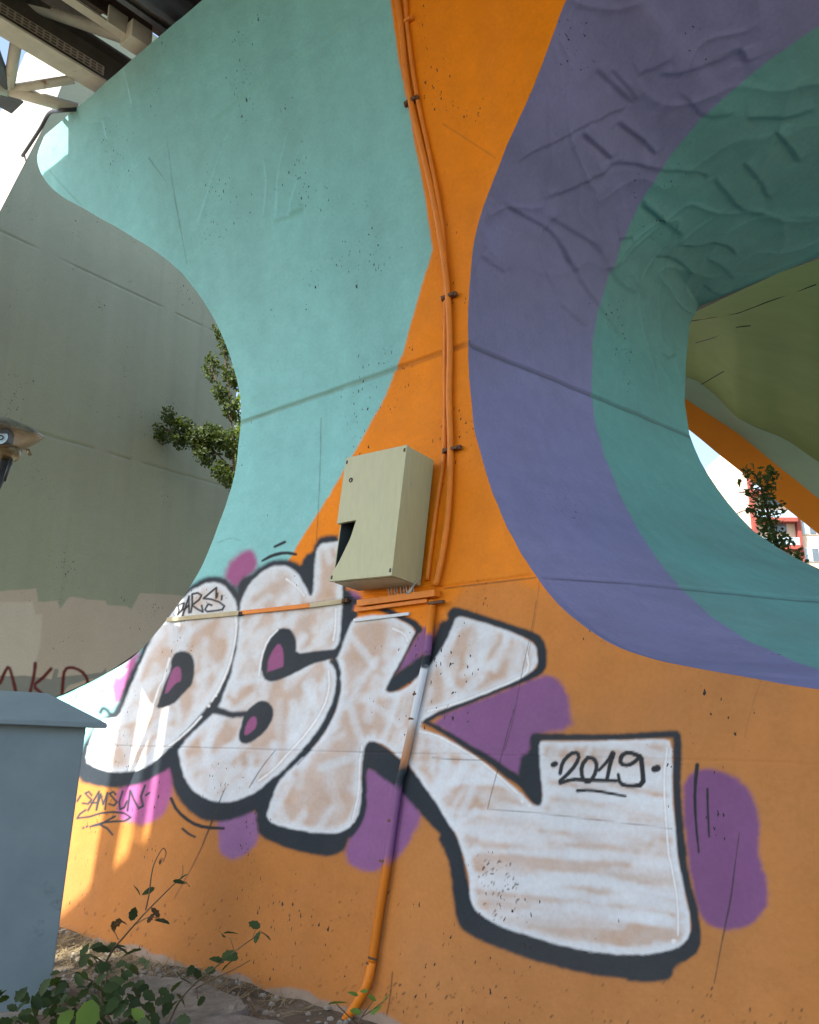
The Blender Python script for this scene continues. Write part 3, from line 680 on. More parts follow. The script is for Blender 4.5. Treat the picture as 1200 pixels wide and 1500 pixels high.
# ---- unseen sides: left flank, back, top
zs = np.linspace(-.35, ZTOP, 40)
vs, fs = [], []
for k, zz in enumerate(zs):
    l = float(Lf(zz)); vs += [WP(l+.004, zz, float(prof(zz))-.004), WP(l-.0, zz, -4.05-float(prof(zz)))]
    if k: b_ = 2*k; fs.append((b_-2, b_, b_+1, b_-1))
mesh('left_flank', vs, fs, MT['deck'], pier, smooth=True)
vs, fs = [], []
ztb = np.array([p[1] for p in BK_])[::-1]; utb = np.array([p[0] for p in BK_])[::-1]
for k, zz in enumerate(np.linspace(-.35, ZTOP, 60)):
    r_ = float(np.interp(zz, np.maximum.accumulate(ztb), utb)) if zz > 1.5 else 7.0
    if zz > 5.5: r_ = 7.0
    vs += [WP(float(Lf(zz)), zz, -4.05-float(prof(zz))), WP(r_, zz, -4.05-float(prof(zz)))]
    if k: b_ = 2*k; fs.append((b_-2, b_, b_+1, b_-1))
mesh('back_face', vs, fs, MT['deck'], pier)
mesh('top_face', [WP(float(Lf(ZTOP)), ZTOP, float(prof(ZTOP))), WP(5.6, ZTOP, float(prof(ZTOP))), WP(5.6, ZTOP, -4.5), WP(float(Lf(ZTOP)), ZTOP, -4.5)], [(0,1,2,3)], MT['deck'], pier)

# ------------------------------------------------------------------ far arch seen through the opening
arch = empty('arch_rib', at_y(1400, 1100, 12), 'far arch rib with olive soffit, mint edge and orange side behind the opening', 'arch')
C1 = [(900,505),(960,532),(1004,551),(1022,558),(1048,578),(1080,612),(1110,627),(1140,638),(1160,649),(1200,676),(1330,760),(1500,880)]
C2 = [(900,507),(960,550),(1003,583),(1022,596),(1048,613),(1080,634),(1110,658),(1146,688),(1166,703),(1200,731),(1330,838),(1500,980)]
C3 = [(900,548),(960,592),(1010,630),(1030,646),(1050,663),(1082,688),(1105,707),(1128,726),(1160,751),(1200,783),(1330,885),(1500,1020)]
def lerp_poly(P_, n_=90):
    P_ = np.array(P_, float); x = np.linspace(P_[0, 0], P_[-1, 0], n_); return np.stack([x, np.interp(x, P_[:, 0], P_[:, 1])], 1)
D1 = lambda x: 10.6 + (x-1000)*.0008
p1 = [at_y(a, b, D1(a)) for a, b in lerp_poly(C1)]
p2 = [at_y(a, b, D1(a)+.35) for a, b in lerp_poly(C2)]
p3 = [at_y(a, b, D1(a)+.45) for a, b in lerp_poly(C3)]
p4 = [Vector((a.x+.5, a.y+1.2, a.z+.6)) for a in p3]
def strip(A, B):
    n_ = len(A); return list(A)+list(B), [(i, i+1, n_+i+1, n_+i) for i in range(n_-1)]
v_, f_ = strip(p1, p2); mesh('mint_edge', v_, f_, MT['mint'], arch, smooth=True)
v_, f_ = strip(p2, p3); mesh('orange_side', v_, f_, MT['orange_far'], arch, smooth=True)
v_, f_ = strip(p3, p4); mesh('underside', v_, f_, MT['orange_far'], arch, smooth=True)
top_px = [(900,505),(960,481),(1015,455),(1080,425),(1200,375),(1300,335),(1500,260)]
tb = []
for a, b in lerp_poly(top_px):
    h_ = hit(a, b, back=True)[2]; tb.append(Vector((h_.x, h_.y, h_.z)) + Vector((-NRM[0], -NRM[1], 0))*.02 + Vector((0, 0, .012)))
nn_ = len(tb); gv, gf = [], []; NS = 24
for i in range(nn_):
    for k in range(NS+1):
        t = k/NS; p = tb[i].lerp(p1[i], t); p.z += .22*math.sin(math.pi*t) + (float(fbm(i*.11, t*4, 71, 3))-.5)*.05
        gv.append(p)
for i in range(nn_-1):
    for k in range(NS):
        a = i*(NS+1)+k; gf.append((a, a+1, a+NS+2, a+NS+1))
mesh('olive_soffit', gv, gf, MT['green_soffit'], arch, smooth=True)
# hairline cracks as shallow dark seams in the soffit
bm = bmesh.new()
for pl in ([(1022,500),(1045,492),(1080,476),(1100,474)], [(1012,470),(1080,457),(1130,440),(1200,415)], [(1030,560),(1060,548)]):
    pts_ = []
    for a, b in pl:
        i = int(round((a-900)/600*(nn_-1))); c_ = [gv[i*(NS+1)+k] for k in range(NS+1)]
        yy = [project(np.array(p))[1] for p in c_]
        pts_.append(c_[min(range(NS+1), key=lambda k: abs(yy[k]-b))].copy())
    if len(pts_) > 1: tube_bm(bm, pts_, .007, 5)
bm_obj('crack_seam', bm, MT['black'], arch)
v_, f_ = strip([p+Vector((0,0,.8)) for p in tb], [p+Vector((0,0,1.2)) for p in p4]); mesh('upper_side', v_, f_, MT['deck'], arch)
v_, f_ = strip(p4, [p+Vector((0,0,1.2)) for p in p4]); mesh('far_side', v_, f_, MT['deck'], arch)

# ------------------------------------------------------------------ grey pier wall behind, left
GA, gang = np.array([-5.2, 10.4]), R(36)
gd = np.array([math.sin(gang), math.cos(gang)]); gn = np.array([gd[1], -gd[0]])
def grey_hit(px_, py_):
    r_ = ray(px_, py_); t = (GA @ gn)/(r_[:2] @ gn); p = r_*t; return float((p[:2]-GA) @ gd), CZ+p[2]
gpier = empty('concrete_pier', (GA[0], GA[1], 0), 'tall grey concrete pier with beige painted-over patches behind the teal pier', 'bridge pier')
ge = [grey_hit(*p) for p in ((-300, 900), (0, 310), (75, 165), (135, 14), (200, -160))]
gr = [grey_hit(346, 580)[0]]
gz = np.concatenate([np.arange(-.2, 3.6, .012), np.arange(3.6, 12.5, .018)])
gl = np.interp(gz, [e[1] for e in ge], [e[0] for e in ge])
gl[gz < ge[0][1]] = ge[0][0]
nc = 420; ww = np.linspace(0, 1, nc)[None, :]
GU = gl[:, None]*(1-ww) + (gr[0]+(fbm(gz*3, gz*0, 80, 3)-.5)*.03)[:, None]*ww
GZ = np.repeat(gz[:, None], nc, 1)
GO = (fbm(GU*.6, GZ*.6, 81, 2)-.5)*.02
zj1, zj2 = grey_hit(150, 408)[1], grey_hit(190, 672)[1]
for zj in (zj1, zj2): GO -= .018*np.exp(-((GZ-zj-(fbm(GU*5, GU*0, 82, 3)-.5)*.012)/.012)**4)*ss(.25, .5, fbm(GU*2.5, GU*0, 83+int(zj), 2))
# note: face looks towards +gn
GV = np.stack([GA[0]+gd[0]*GU+gn[0]*GO, GA[1]+gd[1]*GU+gn[1]*GO, GZ], 2)
gpx, gpy = project(GV)
gc = np.empty((GU.size, 3)); gc[:] = (.305, .35, .25)
cg = Canvas(gpx.ravel(), gpy.ravel(), gc)
strk = fbm(GU*9, GZ*.35, 84, 3).ravel()
cg.put(np.arange(GU.size), .13*ss(.45, .8, strk), (.37, .39, .32))
cg.put(np.arange(GU.size), .16*ss(.5, .85, fbm(GU*6+5, GZ*.25, 85, 3)).ravel(), (.2, .22, .18))
BG = (.47, .43, .34)
cg.poly([(-700,866),(0,866),(53,862),(56,882),(85,880),(88,892),(100,876),(108,874),(128,878),(155,880),(157,886),(185,888),(193,892),(205,869),(250,871),(262,872),(330,890),(330,1300),(-700,1300)], BG, soft=.9, wob=1.2, smooth=False)
cg.poly([(-700,882),(48,882),(52,900),(62,900),(60,940),(48,985),(40,1008),(-700,1000)], (.56, .54, .44), soft=2.5, wob=2, smooth=False, alpha=.8)
cg.poly([(-700,990),(40,990),(75,995),(80,980),(86,980),(84,992),(150,985),(155,978),(156,990),(120,998),(100,1005),(70,1040),(-700,1040)], (.19, .22, .20), soft=1.2, wob=1.5, smooth=False, alpha=.85)
RD = (.11, .012, .01)
Tg = lambda *p: q(0, 840, S2, *p)
for p_ in (Tg((0,690),(30,620),(55,580),(75,640),(100,745),(120,840)), Tg((222,565),(215,640),(190,740),(180,800)), Tg((320,600),(260,665),(205,705),(270,760),(330,830)), Tg((385,830),(395,680),(405,600),(450,588),(510,610),(550,660),(548,710),(480,770),(400,800))):
    cg.line(p_, 2.4, RD, soft=1.6, wob=1)
ig = np.arange(GU.size).reshape(GU.shape)
surf_object('wall_face', GV.reshape(-1, 3), np.stack([ig[:-1, :-1].ravel(), ig[:-1, 1:].ravel(), ig[1:, 1:].ravel(), ig[1:, :-1].ravel()], 1), cg.C, np.stack([GU.ravel(), GZ.ravel(), GU.ravel()*0+7], 1), MT['greywall'], gpier, .08, .56, .4)
vs, fs = [], []
for k, zz in enumerate(np.linspace(-.2, 12.4, 30)):
    l_ = float(np.interp(zz, gz, gl))
    for uu_, oo_ in ((l_, -.01), (l_, -2.0), (gr[0], -2.0), (gr[0], -.01)):
        vs.append((GA[0]+gd[0]*uu_+gn[0]*oo_, GA[1]+gd[1]*uu_+gn[1]*oo_, zz))
    if k:
        b_ = 4*k
        for j in range(3): fs.append((b_-4+j, b_-3+j, b_+1+j, b_+j))
mesh('wall_body', vs, fs, MT['deck'], gpier)

# ------------------------------------------------------------------ bridge deck and steelwork above
NX = Vector((NRM[0], NRM[1], 0)); DX = Vector((DIR[0], DIR[1], 0))
deck = empty('bridge_deck', (0, 0, 8.6), 'concrete bridge deck on steel girders resting on the painted pier', 'bridge deck')
e0 = at_z(150, 20, 8.45)
def along(p, t, side=0, up=0): return Vector(p) - NX*t + DX*side + Vector((0, 0, up))
box('deck_slab', along(e0, -11, 5.7, .55), NX*17.5, DX*5.5, Vector((0, 0, .17)), MT['deck'], deck)
def girder(name, pxy, zb, parent, t0, t1, fw, h, mf, mw):
    p = at_z(*pxy, zb)
    g = empty(name, p) if parent is None else None
    return p
for k, sd in enumerate((.35, 1.2, 3.4, 5.6, 7.8, 10.0)):
    bm = bmesh.new(); c = along(e0, -11, sd, .17)
    box_bm(bm, c + Vector((0, 0, -.19)), NX*17.3, DX*.14, Vector((0, 0, .012)))
    box_bm(bm, c + Vector((0, 0, .01)), NX*17.3, DX*.012, Vector((0, 0, .188)))
    bm_obj('girder', bm, MT['brownsteel'] if k < 2 else MT['darksteel'], deck)
cn = empty('canopy', along(e0, 0, 0, .5), 'milky translucent canopy strip between the edge beam and the deck', 'canopy')
u_edge = lambda p: float((np.array((p[0], p[1]))-B0) @ DIR)
cs = u_edge(e0); cm = (cs-3.58)/2; ch_ = (cs+3.58)/2
m_, nt0, pr0 = nodes_of('milky_panel'); tr0 = N(nt0, 'ShaderNodeBsdfTranslucent'); tr0.inputs[0].default_value = (.75, .8, .84, 1); mx0 = N(nt0, 'ShaderNodeMixShader'); mx0.inputs[0].default_value = .35
pr0.inputs['Base Color'].default_value = (.7, .72, .72, 1); nt0.links.new(pr0.outputs[0], mx0.inputs[1]); nt0.links.new(tr0.outputs[0], mx0.inputs[2]); nt0.links.new(mx0.outputs[0], nt0.nodes['Material Output'].inputs[0])
for k in range(-13, 6):
    c = along(e0, k*2.0, cm-cs, .62); box('panel', c, NX*.985, DX*(ch_-.004), Vector((0, 0, .006)), m_, cn)
# edge beam with cream bottom flange and dark web
eb = empty('edge_beam', at_z(130, 136, 7.95), 'rusty cream steel edge beam with dark web running onto the pier top', 'steel beam')
pA = at_z(147, 126, 7.95)
bm = bmesh.new(); box_bm(bm, along(pA, -11.5), NX*12.5, DX*.115, Vector((0, 0, .013)), .004); bm_obj('bottom_flange', bm, MT['cream'], eb)
box('web', along(pA, -11.5, .0, .21), NX*12.48, DX*.012, Vector((0, 0, .195)), MT['darksteel'], eb)
box('top_flange', along(pA, -11.5, .0, .42), NX*12.5, DX*.12, Vector((0, 0, .014)), MT['darksteel'], eb)
scr = empty('sun_screen', WP(-4.7, 8.55, 2.0), 'unseen steel plates added to shade the upper left of the pier face', 'sun screen')
for k in range(5): box('screen_plate', WP(-4.4, 8.6, 1.12+.25+k*.5), NX*.247, DX*1.2, Vector((0, 0, .012)), MT['darksteel'], scr)  # plates out of view, added to keep sun off the upper left face
box('screen_plate', WP(-3.82, 8.6, .68), NX*.43, DX*.52, Vector((0, 0, .012)), MT['darksteel'], scr)
for sd in (-5.55, -4.3): box('screen_bearer', WP(sd, 8.5, 2.3), NX*1.3, DX*.03, Vector((0, 0, .08)), MT['darksteel'], scr)
dsh = empty('diagonal_shade', WP(-4.0, 8.5, 7.3), 'unseen diagonal steel plate added to shade the foot of the wall at left', 'steel beam')
bm = bmesh.new(); c8 = [(-3.2, 6.78), (-5.2, 8.1), (-5.2, 8.4), (-3.2, 7.6)]  # out-of-view plate added to cut off the low sun patch diagonally
lo_ = [bm.verts.new(WP(a, 8.48, b)) for a, b in c8]; hi_ = [bm.verts.new(WP(a, 8.52, b)) for a, b in c8]
bm.faces.new(lo_[::-1]); bm.faces.new(hi_)
for i in range(4): bm.faces.new((lo_[i], lo_[(i+1) % 4], hi_[(i+1) % 4], hi_[i]))
bm_obj('shade_plate', bm, MT['darksteel'], dsh)
box('shade_rib', WP(-4.2, 8.57, 7.72), (NX*.42 - DX*.9), (NX*.9 + DX*.42)*.012, Vector((0, 0, .048)), MT['darksteel'], dsh)
# perforated cable tray on the web
tr = empty('cable_tray', along(pA, 0, .1, .12), 'perforated galvanised cable tray fixed along the dark steel web', 'cable tray')
bm = bmesh.new(); L_, hw = 6.0, .055
def tray_pt(t, v): return along(pA, -t, .045, .155+v)
cells = 84
for k in range(cells):
    t0, t1 = k*L_/cells, (k+1)*L_/cells
    a_, b_ = t0+(t1-t0)*.30, t1
    for (x0, x1, y0, y1) in ((t0, a_, -hw, hw), (a_, b_, -hw, -.042), (a_, b_, -.024, -.008), (a_, b_, .008, .024), (a_, b_, .042, hw)):
        box_bm(bm, tray_pt((x0+x1)/2, (y0+y1)/2), NX*(x1-x0)/2, DX*.003, Vector((0, 0, (y1-y0)/2)))
bm_obj('perforated_strip', bm, M('tray_metal', (.42, .36, .28), (.34, .29, .22), rough=.5, scale=8), tr)
for k in range(7): box('tray_bracket', along(pA, -.3-k*.9, .025, .155), NX*.012, DX*.012, Vector((0, 0, .05)), MT['darksteel'], tr)
# second cream flange, bracket plate
fb = empty('inner_beam', at_z(186, 52, 8.1), 'brown steel inner beam with a narrow cream flange beside the deck', 'steel beam')
pB = at_z(187, 56, 8.15)
box('bottom_flange', along(pB, -8), NX*8.2, DX*.05, Vector((0, 0, .012)), MT['cream'], fb)
box('web', along(pB, -8, .09, .2), NX*8.2, DX*.012, Vector((0, 0, .185)), MT['brownsteel'], fb)
br = empty('bearing_bracket', at_z(200, 60, 7.9), 'cream steel bearing bracket standing on the pier top edge', 'bracket')
c_ = at_z(200, 56, 8.0)
box('plate', c_, NX*.11, DX*.10, Vector((0, 0, .10)), MT['cream'], br, .008)
box('stiffener', along(c_, -.2, -.02, .08), NX*.10, DX*.012, Vector((0, 0, .1)), MT['cream'], br)
gb = empty('edge_girder', at_z(225, 25, 8.2), 'dark grey double flanged girder above the pier edge', 'steel beam')
pC = at_z(236, 40, 8.05)
bm = bmesh.new(); box_bm(bm, along(pC, -8), NX*8.2, DX*.03, Vector((0, 0, .012))); box_bm(bm, along(pC, -8, .13), NX*8.2, DX*.03, Vector((0, 0, .012))); bm_obj('flange', bm, MT['bluesteel'], gb)
box('web', along(pC, -8, .065, .12), NX*8.2, DX*.05, Vector((0, 0, .1)), MT['darksteel'], gb)
tag(tube('drain_pipe', [along(at_z(262, 18, 8.05), .3), along(at_z(262, 18, 8.05), -8)], .13, MT['bluesteel'], None, 18), 'thick dark blue drain pipe under the deck edge', 'pipe')
# tubular bracing
def brace(name, a, b, r, mat, label, ends=True):
    o = tube(name, [a, b], r, mat, None, 16); tag(o, label, 'steel tube', 'steel bracing tubes left of the deck'); return o
node = at_z(12, 131, 7.88)
brace('brace_tube', at_z(-140, -58, 8.5), at_z(182, 56, 8.3), .058, MT['cream'], 'cream steel tube crossing above the cable tray')
brace('brace_tube', at_z(50, -18, 8.7), at_z(160, 14, 8.7), .06, MT['cream'], 'short cream steel tube at the top beside the brown beam')
brace('brace_tube', node, at_z(114, 160, 7.84), .062, MT['cream'], 'cream steel tube from the joint to the pier corner')
brace('brace_tube', node, at_z(108, 116, 7.95), .046, MT['cream'], 'cream steel tube from the joint to the edge beam end')
brace('brace_tube', node, at_z(24, 60, 8.0) , .056, MT['cream'], 'pale upright steel tube rising from the joint')
brace('brace_tube', node, at_z(-28, 20, 8.0), .055, MT['bluesteel'], 'dark steel tube running up from the joint')
brace('brace_tube', node, at_z(-120, 95, 7.86), .07, MT['cream'], 'thick cream steel tube leaving the joint away from the pier')
tag(box('gusset_plate', at_z(12, 150, 7.84), NX*.1, DX*.13, Vector((0, 0, .008)), MT['bluesteel'], None), 'dark gusset plate under the tube joint', 'steel plate')
cb = empty('black_cable', at_z(100, 162, 7.8), 'black cable drooping from the pier corner to the grey pier', 'cable')
g_e = grey_hit(33, 228); gpt = Vector((GA[0]+gd[0]*g_e[0], GA[1]+gd[1]*g_e[0], g_e[1]))
tube('cable_run', spline([at_z(112, 160, 7.80), at_z(88, 162, 7.79), at_y(72, 166, 8.9), at_y(58, 190, 9.4), gpt], 8), .022, MT['cable'], cb, 8)
tube('cable_hook', [gpt, at_y(40, 226, 10.9)], .015, MT['cable'], cb, 6)

# ------------------------------------------------------------------ electrical box on the wall
BU, BZ, BO, BB, BR_ = .111, 2.379, -.41, .119, .041
bw, bh, bd = .544, .865, .285
up2, rt2 = (math.sin(BR_), math.cos(BR_)), (math.cos(BR_), -math.sin(BR_))
def BX(a, v, e):                                  # a to the left, v up, e out of the wall
    a = -a
    uu, zz = BU + rt2[0]*a + up2[0]*v, BZ + rt2[1]*a + up2[1]*v
    return WP(uu, zz + e*math.sin(BB) + (math.cos(BB)-1)*v, BO + e*math.cos(BB) - v*math.sin(BB))
ebx = empty('electrical_box', BX(bw/2, 0, 0), 'pale green metal electrical box with a broken door corner on the orange wall', 'electrical box')
XA, XV, XE = (BX(1, 0, 0)-BX(0, 0, 0)), (BX(0, 1, 0)-BX(0, 0, 0)), (BX(0, 0, 1)-BX(0, 0, 0))
def bbox_(name, a0, a1, v0, v1, e0_, e1_, mat, bev=0.0, parent=None):
    return box(name, BX((a0+a1)/2, (v0+v1)/2, (e0_+e1_)/2), XA*(a1-a0)/2, XV*(v1-v0)/2, XE*(e1_-e0_)/2, mat, parent or ebx, bev)
t_ = .006; df = bd-.03
shell = bmesh.new()
for (a0_, a1_, v0_, v1_, e0_, e1_) in ((0, t_, 0, bh, 0, df), (bw-t_, bw, 0, bh, 0, df), (t_+.0005, bw-t_-.0005, bh-t_, bh-.0005, 0, df-.001), (t_+.0005, bw-t_-.0005, .0005, t_, 0, df-.001), (t_+.0005, bw-t_-.0005, t_+.0005, bh-t_-.0005, 0, .004)):
    box_bm(shell, BX((a0_+a1_)/2, (v0_+v1_)/2, (e0_+e1_)/2), XA*(a1_-a0_)/2, XV*(v1_-v0_)/2, XE*(e1_-e0_)/2)
bm_obj('housing', shell, MT['box'], ebx)
bbox_('inner_panel', .02, bw-.02, .02, bh-.02, .008, .012, MT['boxin'])
for nm, lim in (('side_liner', (bw-.010, bw-.0075, .01, bh-.01, .014, df-.002)), ('side_liner', (.0075, .010, .01, bh-.01, .014, df-.002)), ('floor_liner', (.012, bw-.012, .0075, .010, .014, df-.002)), ('roof_liner', (.012, bw-.012, bh-.010, bh-.0075, .014, df-.002))): bbox_(nm, *lim, MT['boxin'])
bbox_('mounting_rail', .06, bw-.06, .30, .33, .014, .03, MT['wire'])
# door with the corner torn away
hole = [(bw+.004, .395), (bw-.175, .40), (bw-.15, .30), (bw-.135, .26), (bw-.07, .13), (bw-.025, .06), (bw+.004, .03)]
bm = bmesh.new()
nl = [(bw+.004, -.004), (bw+.004, .02), (bw-.012, .03)] + hole[1:-1][::-1]
rows = [(a, v) for a, v in nl]
cols_ = []
for a, v in rows: cols_.append([bm.verts.new(BX(x, v, e)) for x, e in ((-.004, bd), (a, bd), (a, df+.004), (-.004, df+.004))])
t0_ = [bm.verts.new(BX(x, hole[0][1], e)) for x, e in ((bw+.004, bd), (bw+.004, df+.004))]
tp = [bm.verts.new(BX(x, bh+.004, e)) for x, e in ((-.004, bd), (bw+.004, bd), (bw+.004, df+.004), (-.004, df+.004))]
bm.faces.new(cols_[0])
for A_, B_ in zip(cols_[:-1], cols_[1:]):
    for i in range(4): bm.faces.new((A_[i], A_[(i+1) % 4], B_[(i+1) % 4], B_[i]))
E_ = cols_[-1]
bm.faces.new((E_[0], E_[1], tp[0])); bm.faces.new((E_[1], t0_[0], tp[1], tp[0])); bm.faces.new((E_[1], E_[2], t0_[1], t0_[0]))
bm.faces.new((t0_[0], t0_[1], tp[2], tp[1])); bm.faces.new((E_[3], tp[3], E_[2])); bm.faces.new((E_[2], tp[3], tp[2], t0_[1])); bm.faces.new((E_[0], tp[0], tp[3], E_[3])); bm.faces.new(tp)
door = bm_obj('door', bm, MT['box'], ebx)
door['label'] = 'box door with its lower hinge-side corner broken away'
bm = bmesh.new(); lathe_bm(bm, BX(bw-.075, bh-.17, bd), XE, [(.017, 0), (.017, .004), (.011, .005), (.010, -.001)], 18); bm_obj('lock', bm, MT['black'], door)
for (a, v) in ((.012, .03), (.012, bh-.03), (bw-.012, bh-.03), (bw-.02, .02)):
    bbox_('corner_screw', a-.006, a+.006, v-.012, v+.012, bd, bd+.004, MT['black'], .001)
bm = bmesh.new(); lathe_bm(bm, BX(.24, -.001, .15), -XV, [(.035, 0), (.035, .004), (.025, .004), (.024, .001)], 18); bm_obj('cable_gland', bm, MT['black'], ebx)
bbox_('bottom_plate', .01, bw-.01, -.006, -.0005, .02, df-.01, M('rust_tinted_enamel', (.42, .36, .22), (.34, .27, .16), rough=.5, scale=8, bump=.05), .001)
for k in range(9):
    a = .03 + k*.026
    tube('wire', spline([BX(a, -.002, .04), BX(a-.004, -.03, .035+.004*(k % 3)), BX(a-.012, -.065, .03)], 4), .0042, MT['wire'], ebx, 6)
for k in range(4):
    tube('wire', spline([BX(-.01-.012*k, .0+.012*k, .06), BX(.03-.01*k, -.03+.01*k, .055), BX(.07-.01*k, -.06, .05)], 4), .0045, MT['wire'], ebx, 6)

# ------------------------------------------------------------------ conduits and trays on the wall
def wall_pts(px_list, off):
    out = []
    for a, b in px_list:
        u_, z_, p_ = hit(a, b, off); out.append(p_)
    return out
def clamp(px_, py_, parent, w=.05, off=.03, mat='rust'):
    u_, z_, p_ = hit(px_, py_, off); T = Vector((NX.x*slope(z_), NX.y*slope(z_), 1)).normalized()
    bm = bmesh.new(); box_bm(bm, p_, DX*w, T*.011, NX*.022, .004)
    box_bm(bm, p_ - DX*(w+.006) , DX*.008, T*.018, NX*.012, .002); box_bm(bm, p_ + DX*(w+.006), DX*.010, T*.014, NX*.014, .002)
    return bm_obj('clamp', bm, MT[mat], parent)
c1 = empty('conduit', hit(640, 855)[2], 'main orange painted conduit running down the wall past the electrical box', 'conduit')
tube('pipe', spline(wall_pts([(568,-60),(584,10),(590,60),(594,100),(602,150),(614,200),(630,268),(645,345),(655,420),(659,500),(658,580),(660,660),(657,740),(650,800),(638,858)], .034), 6), .022, MT['orange'], c1, 14)
clamp(603, 148, c1); clamp(658, 434, c1, .05); clamp(662, 658, c1, .06)
c2 = empty('conduit', hit(610, 150)[2], 'thinner flat orange conduit lying behind the main conduit above its second clamp', 'conduit')
tube('pipe', spline(wall_pts([(588,-60),(594,0),(597,40),(606,110),(616,165),(628,220),(640,280),(648,330),(652,390),(653,440),(652,520),(652,600),(650,670),(640,740),(632,800),(626,850)], .018), 6), .017, MT['orange'], c2, 10)
clamp(598, 30, c2, .03, .02, 'orange')
c3 = empty('conduit', hit(528, 1478)[2], 'lower orange conduit crossed by the graffiti, from the tray down to the ground', 'conduit')
MT['pipe_paint'] = paint_mat('painted_pipe', speck=False, rough=.5); MT['dk'] = M('dark_spray', tuple(DARK), rough=.6, bump=.05); MT['wh'] = M('white_spray', tuple(WHITE), tuple(WHITE*.9), rough=.6, scale=15, bump=.05); MT['pp'] = M('purple_spray', tuple(PURPLE), rough=.6, bump=.05)
pp_ = spline(wall_pts([(634,880),(629,930),(626,958),(622,978),(612,1024),(603,1068),(590,1128),(584,1152),(568,1262),(556,1336),(545,1410)], .034), 10)
pl_ = tube('pipe', pp_, .024, None, c3, 14); pm = pl_.data; pm.materials.append(MT['pipe_paint'])
pc = np.empty(len(pm.vertices)*3, np.float32); pm.vertices.foreach_get('co', pc); pc = pc.reshape(-1, 3)
_, pv = project(pc.astype(float)); pv = pv + (fbm(pc[:, 0]*60, pc[:, 2]*60, 140, 2)-.5)*12
OR = np.array((.70, .22, .015)); keys = [(880, OR), (927, OR), (933, PURPLE), (955, PURPLE), (961, DARK), (975, DARK), (981, WHITE), (1050, WHITE*.95), (1072, PEACH*.9), (1115, PEACH*np.array((.9, .62, .4))), (1128, DARK*1.2), (1148, DARK*1.2), (1158, PURPLE), (1255, PURPLE*1.05), (1270, OR*.8), (1420, OR*.75)]
kc = np.stack([np.interp(pv, [k[0] for k in keys], [k[1][j] for k in keys]) for j in range(3)], 1)
at_ = pm.attributes.new('paint', 'FLOAT_COLOR', 'POINT'); at_.data.foreach_set('color', np.concatenate([kc, np.zeros((len(kc), 1))], 1).astype(np.float32).ravel())
tube('pipe_bend', spline(wall_pts([(545,1410),(538,1440),(524,1468),(505,1496),(490,1520)], .036), 6), .024, MT['orange'], c3, 14)
for a_ in ((611,1018),(605,1054),(574,1203),(562,1262),(546,1404),(543,1412)):
    u_, z_, p_ = hit(*a_, .034); T = Vector((NX.x*slope(z_)+.1, NX.y*slope(z_), 1)).normalized()
    bm = bmesh.new(); lathe_bm(bm, p_ - T*.006, T, [(.0255, 0), (.0275, .003), (.0275, .009), (.0255, .012)], 16); bm_obj('coupling', bm, MT['rust'], c3)
# trays
def wall_bar(name, a, b, w, h, off, mat, parent=None, bev=.002):
    pa, pb = hit(*a, off)[2], hit(*b, off)[2]
    bm = bmesh.new(); bar_bm(bm, pa, pb, w, h, (0, 0, 1), bev); return bm_obj(name, bm, MT[mat], parent)
ty = empty('cable_trunking', hit(580, 880)[2], 'orange cable trunking bracket under the electrical box', 'trunking')
wall_bar('upper_channel', (527, 884), (641, 869), .06, .042, .045, 'orange', ty)
wall_bar('lower_channel', (522, 894), (628, 880), .04, .024, .025, 'orange', ty)
wall_bar('end_bolt', (628, 884), (650, 881), .03, .018, .05, 'rust', ty)
bt = empty('wall_batten', hit(380, 893)[2], 'thin weathered batten running left from the box over the letters', 'batten')
MT['batten'] = M('bare_batten', (.55, .50, .34), (.42, .36, .22), rough=.6, scale=4)
wall_bar('batten_end', (246, 908), (352, 898), .03, .034, .014, 'batten', bt)
wall_bar('batten_length', (352.5, 898), (455, 887), .03, .030, .014, 'orange', bt)
wall_bar('batten_tip', (455.5, 887), (505, 881), .03, .030, .014, 'batten', bt)
clamp(353, 899, bt, .008, .02, 'black'); clamp(506, 880, bt, .012, .02, 'rust')
wall_bar('strap', (519, 909), (600, 899), .02, .02, .012, 'wh', bt)

# ------------------------------------------------------------------ utility cabinet
cbp = at_z(70, 1482, -.04)
cab = empty('utility_cabinet', cbp, 'blue grey steel utility cabinet with a hipped overhanging lid', 'utility cabinet')
cab.rotation_euler = (0, R(2.6), R(24))
def cbox(name, x0, x1, y0, y1, z0, z1, mat, bev=.0, parent=None):
    o = box(name, ((x0+x1)/2, (y0+y1)/2, (z0+z1)/2), ((x1-x0)/2, 0, 0), (0, (y1-y0)/2, 0), (0, 0, (z1-z0)/2), mat, None, bev)
    o.parent = parent or cab; return o
cw, ch = 1.15, 1.545
cbox('body', -cw, 0, 0, .5, 0, ch, MT['cab'], .008)
cbox('plinth', -cw-.02, .02, -.02, .52, -.1, .015, MT['conc'], .006)
bm = bmesh.new()
ov = .11; lz0, lz1, lz2 = ch-.005, ch+.022, ch+.19
ring = lambda ox, oy, zz: [bm.verts.new(p) for p in ((-cw-ox, -oy, zz), (ox, -oy, zz), (ox, .5+oy, zz), (-cw-ox, .5+oy, zz))]
r0, r1, r2 = ring(ov, ov, lz0), ring(ov, ov, lz1), ring(-.24, -.16, lz2)
for A_, B_ in ((r0, r1), (r1, r2)):
    for i in range(4): bm.faces.new((A_[i], A_[(i+1) % 4], B_[(i+1) % 4], B_[i]))
bm.faces.new(r0[::-1]); bm.faces.new(r2)
bmesh.ops.bevel(bm, geom=list(bm.edges), offset=.004, segments=2, affect='EDGES')
lid = bm_obj('lid', bm, MT['cab'], None); lid.parent = cab

